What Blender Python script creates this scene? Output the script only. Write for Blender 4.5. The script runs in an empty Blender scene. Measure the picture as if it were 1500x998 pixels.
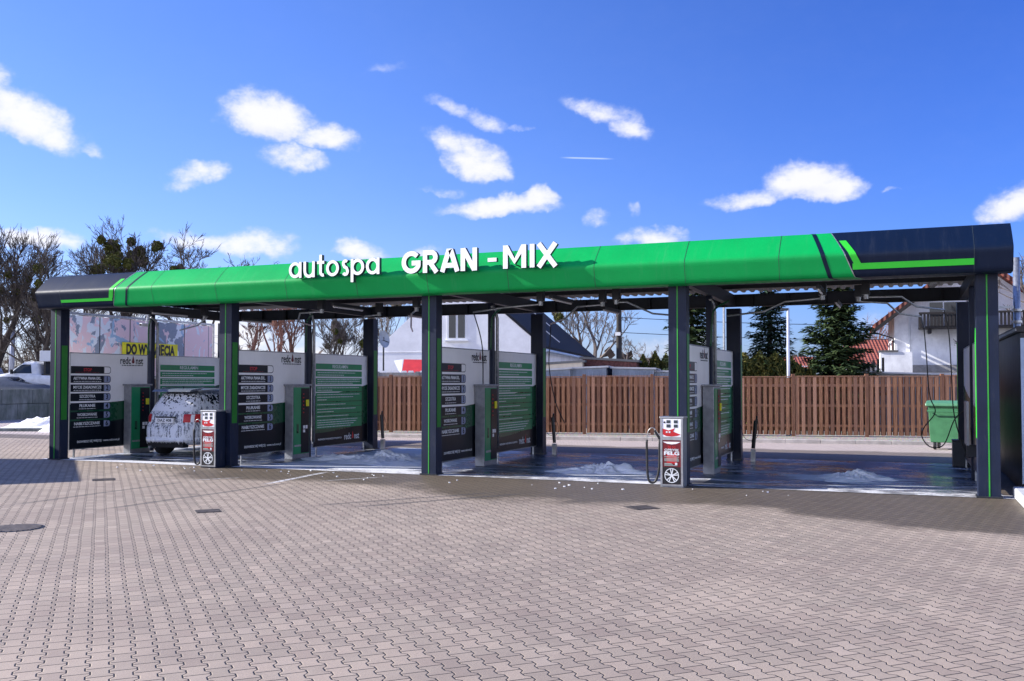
import bpy, math, random
from mathutils import Vector, Matrix, noise as mnoise
R = math.radians
sc = bpy.context.scene
col = sc.collection
rnd = random.Random(7)

# ------------------------------------------------------------------ camera model (used to survey distances as well)
F, YAW, PITCH = 1402.58, 0.3889, 0.029
CAM = Vector((18.787, -17.027, 1.85)); SY = 20.1
fw = Vector((-math.sin(YAW)*math.cos(PITCH), math.cos(YAW)*math.cos(PITCH), math.sin(PITCH)))
rt = Vector((math.cos(YAW), math.sin(YAW), 0)); up = rt.cross(fw)
def ray(px, py): return fw + rt*((px-750)/F) - up*((py-499-SY)/F)
def at(px, py, d): return CAM + ray(px, py)*d
def on(px, py, ax, v):
    r = ray(px, py); return CAM + r*((v-CAM[ax])/r[ax])
def gnd(px, py, z=0): return on(px, py, 2, z)

# ------------------------------------------------------------------ node helper
class N:
    """tiny expression wrapper round shader sockets"""
    def __init__(s, nt, sock): s.nt, s.s = nt, sock
    def _m(s, op, *a, **k):
        n = s.nt.nodes.new('ShaderNodeMath'); n.operation = op
        if k.get('clamp'): n.use_clamp = True
        for i, v in enumerate((s,)+a):
            if isinstance(v, N): s.nt.links.new(v.s, n.inputs[i])
            else: n.inputs[i].default_value = v
        return N(s.nt, n.outputs[0])
    def __add__(s, o): return s._m('ADD', o)
    def __sub__(s, o): return s._m('SUBTRACT', o)
    def __mul__(s, o): return s._m('MULTIPLY', o)
    def __truediv__(s, o): return s._m('DIVIDE', o)
    def abs(s): return s._m('ABSOLUTE')
    def frac(s): return s._m('FRACT')
    def floor(s): return s._m('FLOOR')
    def round(s): return s._m('ROUND')
    def mod(s, o): return s._m('FLOORED_MODULO', o)
    def min(s, o): return s._m('MINIMUM', o)
    def max(s, o): return s._m('MAXIMUM', o)
    def gt(s, o): return s._m('GREATER_THAN', o)
    def lt(s, o): return s._m('LESS_THAN', o)
    def pw(s, o): return s._m('POWER', o)
    def ss(s, a, b, lo=0., hi=1.):
        n = s.nt.nodes.new('ShaderNodeMapRange'); n.interpolation_type = 'SMOOTHSTEP'
        s.nt.links.new(s.s, n.inputs[0])
        if a > b: a, b, lo, hi = b, a, hi, lo
        for i, v in enumerate((a, b, lo, hi)): n.inputs[i+1].default_value = v
        return N(s.nt, n.outputs[0])
    def clamp(s, a=0., b=1.):
        return s.max(a).min(b)
def rgba(c): return (c[0], c[1], c[2], 1)
def sl(*c): return tuple(((x/255)/12.92 if x/255 <= .04045 else ((x/255+.055)/1.055)**2.4) for x in c)
class MT:
    def __init__(s, name, rough=.6, metal=0., spec=.5):
        s.m = bpy.data.materials.new(name); s.m.use_nodes = True; s.nt = s.m.node_tree
        s.b = s.nt.nodes['Principled BSDF']; s.b.inputs['Roughness'].default_value = rough
        s.b.inputs['Metallic'].default_value = metal; s.b.inputs['Specular IOR Level'].default_value = spec
        s.tc = s.nt.nodes.new('ShaderNodeTexCoord')
    def vec(s, kind='Object', scale=None, rot=None):
        o = s.tc.outputs[kind]
        if scale or rot:
            n = s.nt.nodes.new('ShaderNodeMapping'); s.nt.links.new(o, n.inputs[0])
            if scale: n.inputs['Scale'].default_value = scale
            if rot: n.inputs['Rotation'].default_value = rot
            o = n.outputs[0]
        return o
    def pos(s):
        if hasattr(s, '_p'): return s._p
        g = s.nt.nodes.new('ShaderNodeNewGeometry'); s._p = g.outputs['Position']; return s._p
    def xyz(s, v):
        n = s.nt.nodes.new('ShaderNodeSeparateXYZ'); s.nt.links.new(v, n.inputs[0])
        return [N(s.nt, o) for o in n.outputs]
    def dot(s, v, d):
        n = s.nt.nodes.new('ShaderNodeVectorMath'); n.operation = 'DOT_PRODUCT'
        s.nt.links.new(v, n.inputs[0]); n.inputs[1].default_value = d
        return N(s.nt, n.outputs['Value'])
    def noise(s, scale, detail=4, rough=.6, v=None, dist=0., out='Fac'):
        if v is not None and not isinstance(v, N):
            key = (scale, detail, rough, dist, out, v.node.name); s.__dict__.setdefault('cache', {})
            if key in s.cache: return s.cache[key]
        n = s.nt.nodes.new('ShaderNodeTexNoise'); s.nt.links.new(v or s.vec(), n.inputs['Vector'])
        n.inputs['Scale'].default_value = scale; n.inputs['Detail'].default_value = detail
        n.inputs['Roughness'].default_value = rough; n.inputs['Distortion'].default_value = dist
        r_ = N(s.nt, n.outputs[out])
        if v is not None and not isinstance(v, N): s.cache[key] = r_
        return r_
    def white(s, x, y):
        c = s.nt.nodes.new('ShaderNodeCombineXYZ'); s.nt.links.new(x.s, c.inputs[0]); s.nt.links.new(y.s, c.inputs[1])
        n = s.nt.nodes.new('ShaderNodeTexWhiteNoise'); n.noise_dimensions = '3D'; s.nt.links.new(c.outputs[0], n.inputs[0])
        return N(s.nt, n.outputs['Value'])
    def mix(s, f, a, b, mode='MIX'):
        n = s.nt.nodes.new('ShaderNodeMix'); n.data_type = 'RGBA'; n.blend_type = mode
        if isinstance(f, N): s.nt.links.new(f.s, n.inputs[0])
        else: n.inputs[0].default_value = f
        for i, v in ((6, a), (7, b)):
            if isinstance(v, N): s.nt.links.new(v.s, n.inputs[i])
            else: n.inputs[i].default_value = rgba(v)
        return N(s.nt, n.outputs[2])
    def put(s, name, v):
        if isinstance(v, N): s.nt.links.new(v.s, s.b.inputs[name])
        elif name == 'Base Color': s.b.inputs[name].default_value = rgba(v)
        else: s.b.inputs[name].default_value = v
        return s
    def bump(s, h, strength=.4, dist=.01):
        n = s.nt.nodes.new('ShaderNodeBump'); n.inputs['Strength'].default_value = strength
        n.inputs['Distance'].default_value = dist; s.nt.links.new(h.s, n.inputs['Height'])
        s.nt.links.new(n.outputs[0], s.b.inputs['Normal']); return s
def simple(name, c, rough=.5, metal=0., var=.12, vscale=3., bump=0., bscale=60., spec=.5, grime=0.):
    t = MT(name, rough, metal, spec)
    n = t.noise(vscale, 5, .65)
    cc = t.mix(n.ss(.3, .7), tuple(x*(1-var) for x in c), tuple(min(1, x*(1+var)) for x in c))
    if grime:
        g = t.noise(9, 6, .7, t.vec(scale=(1, 1, .25)))
        cc = t.mix(g.ss(.5, .75)*grime, cc, (.12, .11, .1))
    t.put('Base Color', cc)
    t.put('Roughness', n*.12+(rough-.06))
    if bump: t.bump(t.noise(bscale, 3), bump, .003)
    return t.m

# ------------------------------------------------------------------ materials
M = {}
GREEN = (.0, .36, .075); NAVY = (.002, .009, .030); LIME = (.03, .55, .03)
def cladding(name, c, dust):
    t = MT(name, .5, 0, .25); a = t.noise(5, 5, .7, t.vec(scale=(2.2, .25, .25))); b = t.noise(.7, 4, .6); e = t.noise(30, 3, .6, t.vec(scale=(1, .3, .3)))
    cc = t.mix(b.ss(.3, .7), tuple(x*.9 for x in c), tuple(x*1.08 for x in c)); cc = t.mix(a.ss(.52, .78)*.16, cc, dust); cc = t.mix(e.ss(.6, .8)*.05, cc, dust)
    t.put('Base Color', cc); t.put('Roughness', a*.2+.40); t.bump(b, .25, .02); return t.m
M['green_panel'] = cladding('green_panel', GREEN, (.10, .30, .16))
M['navy_panel'] = cladding('navy_panel', NAVY, (.06, .07, .09))
M['lime'] = simple('lime', LIME, .5, 0, .04)
M['column'] = simple('column', (.009, .016, .040), .45, .0, .15, 2., grime=.16, spec=.28)
M['line_green'] = simple('line_green', (.03, .34, .03), .5)
M['column_green'] = simple('column_green', (.008, .17, .008), .45)
M['steel_dark'] = simple('steel_dark', (.026, .03, .038), .45, .2, .2, 4)
M['beam'] = simple('beam', (.035, .044, .058), .5, .1, .15, 4)
M['roof'] = simple('roof', (.22, .23, .24), .5, .2, .15, 3)
M['galv'] = simple('galv', (.42, .44, .46), .38, .75, .25, 14)
M['steel'] = simple('steel', (.42, .43, .44), .34, .8, .15, 8)
M['steel_brush'] = simple('steel_brush', (.3, .31, .33), .45, .6, .15, 8)
M['iron'] = simple('iron', (.12, .10, .09), .6, .2, .4, 12)
M['rubber'] = simple('rubber', (.012, .012, .014), .5)
M['black'] = simple('black', (.008, .008, .010), .4)
M['white'] = simple('white', (.78, .79, .8), .45, 0, .03)
M['letter_white'] = simple('letter_white', (.95, .95, .95), .5, 0, .01)
M['letter_side'] = simple('letter_side', (.03, .045, .055), .5)
M['print_white'] = simple('print_white', (.93, .93, .94), .35, 0, .04, 1.5, grime=.06)
M['print_green'] = simple('print_green', (.006, .27, .10), .3, 0, .08)
M['print_dgreen'] = simple('print_dgreen', (.003, .075, .03), .28, 0, .1)
M['print_navy'] = simple('print_navy', (.003, .006, .012), .3, 0, .1, spec=.25)
M['print_text'] = simple('print_text', (.75, .78, .8), .5)
M['print_dim'] = simple('print_dim', (.35, .45, .42), .5)
M['red'] = simple('red', (.55, .012, .018), .4)
M['dark_red'] = simple('dark_red', (.16, .006, .012), .4)
M['yellow'] = simple('yellow', (.92, .84, .02), .55)
M['tag_blue'] = simple('tag_blue', (.28, .33, .5), .4)
M['tube'] = simple('tube', (.75, .75, .78), .3)
M['concrete'] = simple('concrete', (.3, .29, .28), .85, 0, .2, 5, .3, 80)
M['kerb'] = simple('kerb', (.56, .52, .48), .85, 0, .2, 3, .3, 90)
M['bin'] = simple('bin', (.055, .20, .09), .45, 0, .12, 5)
M['bin_lid'] = simple('bin_lid', (.09, .26, .14), .42, 0, .1, 5)
M['stucco'] = simple('stucco', (.86, .86, .88), .9, 0, .09, .9, .3, 40)
M['stucco_old'] = simple('stucco_old', (.86, .86, .88), .9, 0, .2, .8, .3, 30, grime=.18)
M['cream'] = simple('cream', (.62, .54, .44), .9, 0, .1, 2)
M['brick_wall'] = simple('brick_wall', (.13, .05, .045), .9, 0, .5, 9, .4, 30)
M['tar_roof'] = simple('tar_roof', (.009, .011, .018), .9, 0, .3, 3, .3, 25)
M['corr_grey'] = simple('corr_grey', (.32, .37, .44), .5, .3, .15, 3)
M['felt'] = simple('felt', (.12, .12, .12), .9)
M['flat_roof'] = simple('flat_roof', (.55, .56, .58), .7)
M['glass'] = simple('glass', (.02, .025, .03), .06, 0, .2, 3)
M['wood_dark'] = simple('wood_dark', (.02, .016, .015), .7)
M['redsheet'] = simple('redsheet', (.55, .03, .03), .6)
M['pole_white'] = simple('pole_white', (.6, .63, .72), .4, .2, .05)
M['pole_wood'] = simple('pole_wood', (.05, .045, .04), .9)
M['bark'] = simple('bark', (.075, .06, .052), .95, 0, .3, 9)
M['bark_red'] = simple('bark_red', (.30, .15, .11), .95, 0, .3, 9)
M['bark_grey'] = simple('bark_grey', (.17, .14, .12), .95, 0, .3, 9)
M['snow'] = simple('snow', (.8, .8, .82), .8, 0, .08, 6, .5, 25, grime=.25)
M['tyre'] = simple('tyre', (.02, .02, .022), .8, bump=.3)
M['car_white'] = simple('car_white', (.75, .77, .8), .25)
M['car_grey'] = simple('car_grey', (.12, .13, .15), .25)
M['container'] = simple('container', (.010, .012, .018), .4)
M['lightblue'] = simple('lightblue', (.5, .62, .78), .5)

def leaf_mat(name, a, b):
    t = MT(name, .75, 0, .2); n = t.noise(1.6, 3)
    g = t.nt.nodes.new('ShaderNodeNewGeometry')
    r = N(t.nt, g.outputs['Random Per Island'])
    t.put('Base Color', t.mix((n*.5+r*.5).ss(.25, .75), a, b)); return t.m
M['mistletoe'] = leaf_mat('mistletoe', (.05, .06, .014), (.16, .16, .04))
M['spruce'] = leaf_mat('spruce', (.018, .04, .016), (.075, .11, .04))
M['spruce_blue'] = leaf_mat('spruce_blue', (.015, .035, .02), (.05, .085, .05))
M['hedge'] = leaf_mat('hedge', (.03, .05, .012), (.16, .14, .03))
M['brush'] = leaf_mat('brush', (.05, .035, .028), (.12, .085, .06))

# pavers -------------------------------------------------------------
def paver_mat():
    t = MT('interlocking_pavers', .72, 0, .4)
    P = t.pos()
    a = R(45.5); U = (math.cos(a), math.sin(a), 0); V = (-math.sin(a), math.cos(a), 0)
    wob = t.noise(.35, 2, .5, P)*.30
    wob2 = t.noise(2.3, 2, .5, P)*.025
    u = t.dot(P, U)/.142 + wob + wob2*4
    v = t.dot(P, V)/.197 + wob*.7 + wob2*3
    w = (((v.frac()-.5).abs()*2-.5)*6).clamp(-1, 1)
    i = u.round(); s = i.mod(2)*-2+1
    d = u-i-s*w*.105
    j = i-d.lt(0.)
    par = j.mod(2)
    vv = v+par*.5
    d2 = ((vv.frac()-.5).abs())*.197
    dist = (d.abs()*.142).min(d2)
    joint = dist.ss(.0018, .0060)
    rn = t.white(j+3.1, (vv+.5).floor()+7.7)
    big = t.noise(.5, 4, .6, P); fine = t.noise(60, 4, .8, P); mid = t.noise(3.2, 4, .6, P)
    c = t.mix(rn, (.315, .252, .200), (.455, .358, .278))
    c = t.mix(mid.ss(.35, .75)*.5, c, (.42, .35, .27))
    c = t.mix(big.ss(.35, .7)*.5, c, (.35, .27, .215))
    pale = t.noise(.9, 5, .7, P).ss(.58, .75)*.35
    c = t.mix(pale, c, (.62, .50, .39))
    c = t.mix(fine.ss(.35, .7)*.42, c, (.17, .15, .135))
    spots = t.noise(1.7, 3, .5, P).ss(.72, .76)*.55
    c = t.mix(spots, c, (.11, .10, .095))
    sand = t.noise(.28, 5, .62, P)
    c = t.mix(sand.ss(.5, .68)*.40, c, (.50, .40, .31)); c = t.mix(sand.ss(.44, .30)*.5, c, (.25, .195, .165))
    c = t.mix((rn*9.7).frac().gt(.93)*.35, c, (.24, .18, .15)); c = t.mix((rn*5.3).frac().gt(.95)*.2, c, (.54, .44, .36))
    oil = t.noise(.9, 4, .6, P, .3).ss(.70, .76)*.4; c = t.mix(oil, c, (.15, .12, .105))
    scuff = t.noise(6, 6, .75, P, .6).ss(.56, .72)*.35; c = t.mix(scuff, c, (.26, .21, .18))
    x, y, z = t.xyz(P)
    # wet zone in front of the bays
    edge = t.noise(.45, 5, .65, P)*3.4 + t.noise(4, 4, .7, P)*.5
    xl = ((x-11)*.13)
    bay = (x*(1/6.2)*6.283+1.0)._m('SINE')*.35
    wet = (y+edge+xl+bay+.45).ss(-.55, .45)*(y.lt(6.8))*(x.ss(2.5, 5.5))
    c = t.mix(y.ss(6.8, 8.5)*.75, c, t.mix(mid, (.56, .47, .43), (.66, .56, .51)))
    wet2 = (x*-.09+y+t.noise(.5, 4, .6, P)*1.6).ss(9.7, 9.3)*y.gt(6.)
    wet = wet.max(wet2*.8)
    c = t.mix(wet*.80, c, t.mix(mid, (.060, .046, .028), (.115, .090, .058)))
    # tyre tracks and foam streaks
    def line(p, q, wd, soft=.03):
        p = Vector((p[0], p[1], 0)); q = Vector((q[0], q[1], 0)); e = (q-p); L = e.length; e /= L
        nrm = (-e.y, e.x, 0)
        dd = (t.dot(P, nrm)-float(p.x*nrm[0]+p.y*nrm[1])+(t.noise(.6, 2, .5, P)-.5)*.12).abs()
        al = t.dot(P, tuple(e))-float(p.dot(e))
        return dd.ss(wd+soft, wd)*al.ss(-.3, .3)*al.ss(L+.3, L-.3)
    dark = line(gnd(28, 738), gnd(265, 707), .05)*.55
    dark = dark.max(line(gnd(160, 745), gnd(420, 708), .05)*.6)
    dark = dark.max(line(gnd(470, 740), gnd(720, 722), .05)*.6).max(line(gnd(530, 742), gnd(760, 724), .05)*.7)
    dark = dark.max(line(gnd(210, 727), gnd(300, 724), .02)*.5)
    c = t.mix(dark, c, (.085, .078, .075))
    foam = line(gnd(395, 708), gnd(478, 692), .05)*.8
    foam = foam.max(line(gnd(290, 703), gnd(345, 700), .02)*.7).max(line(gnd(480, 704), gnd(560, 699), .03)*.5)
    foam = foam*t.noise(8, 3, .6, P).ss(.35, .5)
    c = t.mix(foam, c, (.75, .75, .78))
    c = t.mix(joint, t.mix(wet, (.040, .034, .032), (.014, .012, .010)), c)
    t.put('Base Color', c)
    t.put('Roughness', (wet*-.30+.78+fine*.1-foam*.1))
    lift = rn*.25
    h = dist.ss(0., .009)*1.0+lift*.35+fine*.12+t.noise(1.1, 2, .5, P)*2.2
    t.bump(h, .9, .008)
    return t.m
M['pavers'] = paver_mat()

def floor_mat():
    t = MT('wet_concrete', .12, 0, .5)
    P = t.pos(); x, y, z = t.xyz(P)
    n = t.noise(.8, 5, .65, P); m = t.noise(5, 5, .7, P, .5)
    st = MTvec = t.nt.nodes.new('ShaderNodeMapping'); t.nt.links.new(P, st.inputs[0]); st.inputs['Scale'].default_value = (.35, 1.6, 1)
    fo = t.noise(1.3, 7, .72, st.outputs[0], 1.0)
    c = t.mix(n, (.03, .036, .055), (.075, .08, .10))
    c = t.mix(m.ss(.5, .8)*.35, c, (.09, .075, .06))
    # thin foam film, heaviest in the second bay
    b2 = x.ss(5.2, 6.)*x.ss(10., 8.8)
    thr = b2*.20
    def near(cx, cy, r):
        dx = (x-cx); dy = (y-cy)*1.5; return (dx*dx+dy*dy)._m('SQRT').ss(r, r*.25)
    thr = thr+near(12.95, 1.75, 1.7)*.22+near(17.75, 2.4, 1.7)*.20+x.ss(4.8, 2.)*.06
    film = (fo+thr+m*.14).ss(.58, .71)
    c = t.mix(film*.9, c, (.78, .80, .84))
    t.put('Base Color', c)
    t.put('Roughness', n.ss(.35, .6)*.28+.07+film*.4+m.ss(.4, .8)*.15)
    t.bump(m*.5+film*.8+t.noise(17, 3, .6, P)*.5, .45, .03)
    return t.m
M['wet_floor'] = floor_mat()
def apron_mat():
    t = MT('apron', .6); P = t.pos(); n = t.noise(1.3, 6, .7, P); m = t.noise(14, 5, .75, P)
    x, y, z = t.xyz(P)
    lft = x.ss(12, 4)*.16
    c = t.mix((n+lft+m*.3).ss(.55, .75), (.21, .205, .21), (.8, .8, .83))
    c = t.mix(m.ss(.5, .62)*.5, c, (.12, .11, .10))
    t.put('Base Color', c); t.put('Roughness', n*.4+.35); t.bump(m+n, .5, .015); return t.m
M['apron'] = apron_mat()
def foam_mat():
    t = MT('wet_foam', .55, 0, .3); n = t.noise(22, 5, .7)
    t.put('Base Color', t.mix(n, (.86, .88, .92), (.95, .96, .97)))
    t.put('Subsurface Weight', .25); t.b.inputs['Subsurface Radius'].default_value = (.05, .05, .06)
    t.bump(n, .5, .02); return t.m
M['foam'] = foam_mat()
def gravel_mat():
    t = MT('gravel', .9); P = t.pos()
    v = t.nt.nodes.new('ShaderNodeTexVoronoi'); v.inputs['Scale'].default_value = 26; t.nt.links.new(P, v.inputs['Vector'])
    n = N(t.nt, v.outputs['Color']); dd = N(t.nt, v.outputs['Distance'])
    t.put('Base Color', t.mix(.6, t.mix(dd.ss(0, .6), (.78, .73, .68), (.25, .23, .21)), n, 'OVERLAY')); t.bump(dd, -.8, .02); return t.m
M['gravel'] = gravel_mat()
def ground_mat():
    t = MT('ground', .9); P = t.pos(); n = t.noise(.15, 6, .7, P)
    t.put('Base Color', t.mix(n.ss(.35, .65), (.10, .10, .085), (.19, .17, .13))); return t.m
M['ground'] = ground_mat()
def fence_mat():
    t = MT('stained_boards', .65)
    g = t.nt.nodes.new('ShaderNodeNewGeometry'); r = N(t.nt, g.outputs['Random Per Island'])
    n = t.noise(5, 6, .7, t.vec(scale=(6, 6, .6)))
    c = t.mix(n.ss(.3, .7), (.21, .088, .042), (.46, .22, .11))
    c = t.mix((r*r)*.75, c, (.56, .30, .19)); c = t.mix((r*7).frac().gt(.8)*.6, c, (.32, .10, .055)); c = t.mix((r*13).frac().gt(.75)*.5, c, (.13, .055, .035))
    t.put('Base Color', c); t.bump(n, .3, .005); return t.m
M['boards'] = fence_mat()
def cblock_mat():
    t = MT('mossy_concrete', .9); z = t.xyz(t.vec())[2]
    n = t.noise(2.5, 6, .7, t.vec(scale=(1, 1, .3))); n2 = t.noise(1.1, 4, .6)
    c = t.mix(n.ss(.35, .7), (.11, .13, .115), (.24, .26, .255)); c = t.mix(n2.ss(.5, .7)*.5, c, (.07, .10, .075))
    t.put('Base Color', c); t.bump(n, .3, .01); return t.m
M['cblock'] = cblock_mat()
def tile_mat(name, a, b):
    t = MT(name, .75); x, y, z = t.xyz(t.vec())
    sx = (x*28)._m('SINE'); row = (y*3.3).frac()
    n = t.noise(3, 4)
    c = t.mix((n+row*.3).ss(.4, .9), a, b)
    c = t.mix(row.lt(.14)*.6, c, (a[0]*.3, a[1]*.3, a[2]*.3))
    t.put('Base Color', c); t.bump(sx*.5+row, .9, .05); return t.m
M['tiles'] = tile_mat('red_tiles', (.22, .055, .038), (.36, .10, .06))
def carfoam_mat():
    t = MT('foamed_paint', .35)
    n = t.noise(9, 6, .75, t.vec(scale=(1.6, 1.6, .22)), .4); n2 = t.noise(26, 4, .7); z = t.xyz(t.vec())[2]
    low = z.ss(.5, .9)
    f = (n*.75+n2*.3-low*.02-z.ss(1.50, 1.62)*.16).ss(.44, .52)
    c = t.mix(f, (.13, .15, .19), (.86, .88, .92))
    t.put('Base Color', c); t.put('Roughness', f*.35+.25); t.bump(f, .5, .02); return t.m
M['car_foam'] = carfoam_mat()
def carglassfoam_mat(k=0.):
    t = MT('foamed_glass', .15)
    v = t.nt.nodes.new('ShaderNodeTexVoronoi'); v.inputs['Scale'].default_value = 15
    nn = t.nt.nodes.new('ShaderNodeTexNoise'); nn.inputs['Scale'].default_value = 7; t.nt.links.new(t.vec(), nn.inputs['Vector'])
    va = t.nt.nodes.new('ShaderNodeVectorMath'); va.operation = 'MULTIPLY_ADD'; t.nt.links.new(nn.outputs['Color'], va.inputs[0]); va.inputs[1].default_value = (.25, .25, .25); t.nt.links.new(t.vec(), va.inputs[2])
    t.nt.links.new(va.outputs[0], v.inputs['Vector'])
    d = N(t.nt, v.outputs['Distance']); z = t.xyz(t.vec())[2]
    f = (d+t.noise(5, 3)*.35+z.ss(1.45, 1.1)*.45-k).ss(.50, .58)
    c = t.mix(f, (.02, .025, .03), (.9, .91, .94)); t.put('Base Color', c); t.put('Roughness', f*.45+.08); t.bump(f, .4, .01); return t.m
M['car_glass_foam'] = carglassfoam_mat(.11)
M['car_side_glass'] = carglassfoam_mat(.24)
def poster_mat():
    t = MT('torn_posters', .6)
    x, y, z = t.xyz(t.vec())
    panel = (y/1.13).floor(); wn = t.white(panel+.5, panel*0+2.5)
    n = t.noise(1.15, 6, .6, None, 1.2); n2 = t.noise(2.2, 5, .65, t.vec(scale=(1, 1, .6)), .8); n3 = t.noise(9, 4, .7)
    c = t.mix(n3, (.22, .27, .35), (.36, .41, .50))
    c = t.mix((n+wn*.14).ss(.55, .57), c, (.86, .92, .98))
    c = t.mix((n2+wn*.20-.06).ss(.53, .55), c, (.95, .72, .74))
    c = t.mix((t.noise(1.9, 5, .6, None, .6)).ss(.60, .62), c, (.40, .60, .78))
    sp = t.noise(7, 5, .8)*1.0; c = t.mix(sp.ss(.66, .69)*wn.lt(.6), c, (.10, .04, .05))
    seam = ((y/1.13).frac()-.5).abs().gt(.488); c = t.mix(seam*.8, c, (.08, .10, .12))
    t.put('Base Color', c); return t.m
M['posters'] = poster_mat()

# ------------------------------------------------------------------ mesh helper
class MB:
    def __init__(s): s.v = []; s.f = []; s.mi = []; s.m = 0
    def quad(s, pts):
        b = len(s.v); s.v += [tuple(p) for p in pts]; s.f.append(tuple(range(b, b+len(pts)))); s.mi.append(s.m); return s
    def box(s, x0, y0, z0, x1, y1, z1, mat=None):
        b = len(s.v); P = [(x0,y0,z0),(x1,y0,z0),(x1,y1,z0),(x0,y1,z0),(x0,y0,z1),(x1,y0,z1),(x1,y1,z1),(x0,y1,z1)]
        if mat is not None: P = [tuple(mat @ Vector(p)) for p in P]
        s.v += P
        for q in ((0,3,2,1),(4,5,6,7),(0,1,5,4),(1,2,6,5),(2,3,7,6),(3,0,4,7)): s.f.append(tuple(b+i for i in q)); s.mi.append(s.m)
        return s
    def prism(s, poly, fn, t0, t1):
        """poly: 2D points; fn(u, v, t) -> 3D"""
        n = len(poly); b = len(s.v)
        for t in (t0, t1): s.v += [tuple(fn(u, v, t)) for u, v in poly]
        s.f.append(tuple(b+i for i in reversed(range(n)))); s.f.append(tuple(b+n+i for i in range(n))); s.mi += [s.m]*2
        for i in range(n):
            k = (i+1) % n; s.f.append((b+i, b+k, b+n+k, b+n+i)); s.mi.append(s.m)
        return s
    def tube(s, pts, r, n=8, cap=True, r1=None):
        pts = [Vector(p) for p in pts]; m = len(pts); b = len(s.v); last = None
        for i, p in enumerate(pts):
            d = (pts[min(i+1, m-1)]-pts[max(i-1, 0)])
            d = d.normalized() if d.length > 1e-9 else Vector((0, 0, 1))
            if last is None:
                a = Vector((0, 0, 1)) if abs(d.z) < .9 else Vector((1, 0, 0)); last = d.cross(a).normalized()
            e1 = (last-d*last.dot(d)); e1 = e1.normalized() if e1.length > 1e-6 else d.orthogonal().normalized(); e2 = d.cross(e1); last = e1
            rr = r if r1 is None else r+(r1-r)*i/(m-1)
            for k in range(n):
                a = 2*math.pi*k/n; s.v.append(tuple(p+(e1*math.cos(a)+e2*math.sin(a))*rr))
        for i in range(m-1):
            for k in range(n):
                k2 = (k+1) % n; s.f.append((b+i*n+k, b+i*n+k2, b+(i+1)*n+k2, b+(i+1)*n+k)); s.mi.append(s.m)
        if cap:
            s.f.append(tuple(b+k for k in reversed(range(n)))); s.f.append(tuple(b+(m-1)*n+k for k in range(n))); s.mi += [s.m]*2
        return s
    def cyl(s, p, q, r, n=16, r1=None): return s.tube([p, q], r, n, True, r1)
    def grid(s, fn, nu, nv, flip=False):
        b = len(s.v)
        for i in range(nu+1):
            for j in range(nv+1): s.v.append(tuple(fn(i/nu, j/nv)))
        for i in range(nu):
            for j in range(nv):
                q = (b+i*(nv+1)+j, b+(i+1)*(nv+1)+j, b+(i+1)*(nv+1)+j+1, b+i*(nv+1)+j+1)
                s.f.append(q[::-1] if flip else q); s.mi.append(s.m)
        return s
    def build(s, name, mats, parent=None, smooth=False, bevel=0, loc=None):
        me = bpy.data.meshes.new(name); me.from_pydata(s.v, [], s.f)
        if not isinstance(mats, (list, tuple)): mats = [mats]
        for m in mats: me.materials.append(M[m] if isinstance(m, str) else m)
        if len(mats) > 1: me.polygons.foreach_set('material_index', s.mi)
        if smooth: me.polygons.foreach_set('use_smooth', [True]*len(me.polygons))
        me.update()
        o = bpy.data.objects.new(name, me); col.objects.link(o)
        if parent: o.parent = parent
        if loc: o.location = loc
        if bevel:
            b = o.modifiers.new('bevel', 'BEVEL'); b.width = bevel; b.segments = 2; b.limit_method = 'ANGLE'; b.angle_limit = R(40)
        if smooth == 'auto':
            pass
        return o
def arcpts(cx, cy, r, a0, a1, n): return [(cx+r*math.cos(R(a0+(a1-a0)*i/n)), cy+r*math.sin(R(a0+(a1-a0)*i/n))) for i in range(n+1)]
def catmull(pts, n=8):
    P = [Vector(p) for p in pts]; P = [P[0]]+P+[P[-1]]; out = []
    for i in range(1, len(P)-2):
        a, b, c, d = P[i-1:i+3]
        for k in range(n):
            t = k/n; out.append(.5*((2*b)+(c-a)*t+(2*a-5*b+4*c-d)*t*t+(3*b-a-3*c+d)*t**3))
    out.append(P[-2]); return out
def tag(o, label=None, cat=None, group=None, kind=None):
    if label: o['label'] = label
    if cat: o['category'] = cat
    if group: o['group'] = group
    if kind: o['kind'] = kind
    return o
def empty(name, loc=(0, 0, 0), rz=0., label=None, cat=None, group=None):
    o = bpy.data.objects.new(name, None); o.empty_display_size = .3; col.objects.link(o); o.location = loc; o.rotation_euler = (0, 0, rz)
    return tag(o, label, cat, group)
def copy_tree(o, parent=None):
    c = o.copy(); col.objects.link(c); c.parent = parent
    for ch in [x for x in bpy.data.objects if x.parent == o]: copy_tree(ch, c)
    return c
FACE_PX = Matrix(((0, 0, 1), (1, 0, 0), (0, 1, 0)))          # text right = +Y, up = +Z, faces +X
FACE_NY = Matrix(((1, 0, 0), (0, 0, -1), (0, 1, 0)))         # text right = +X, up = +Z, faces -Y
FACE_NX = Matrix(((0, 0, -1), (-1, 0, 0), (0, 1, 0)))
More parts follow.
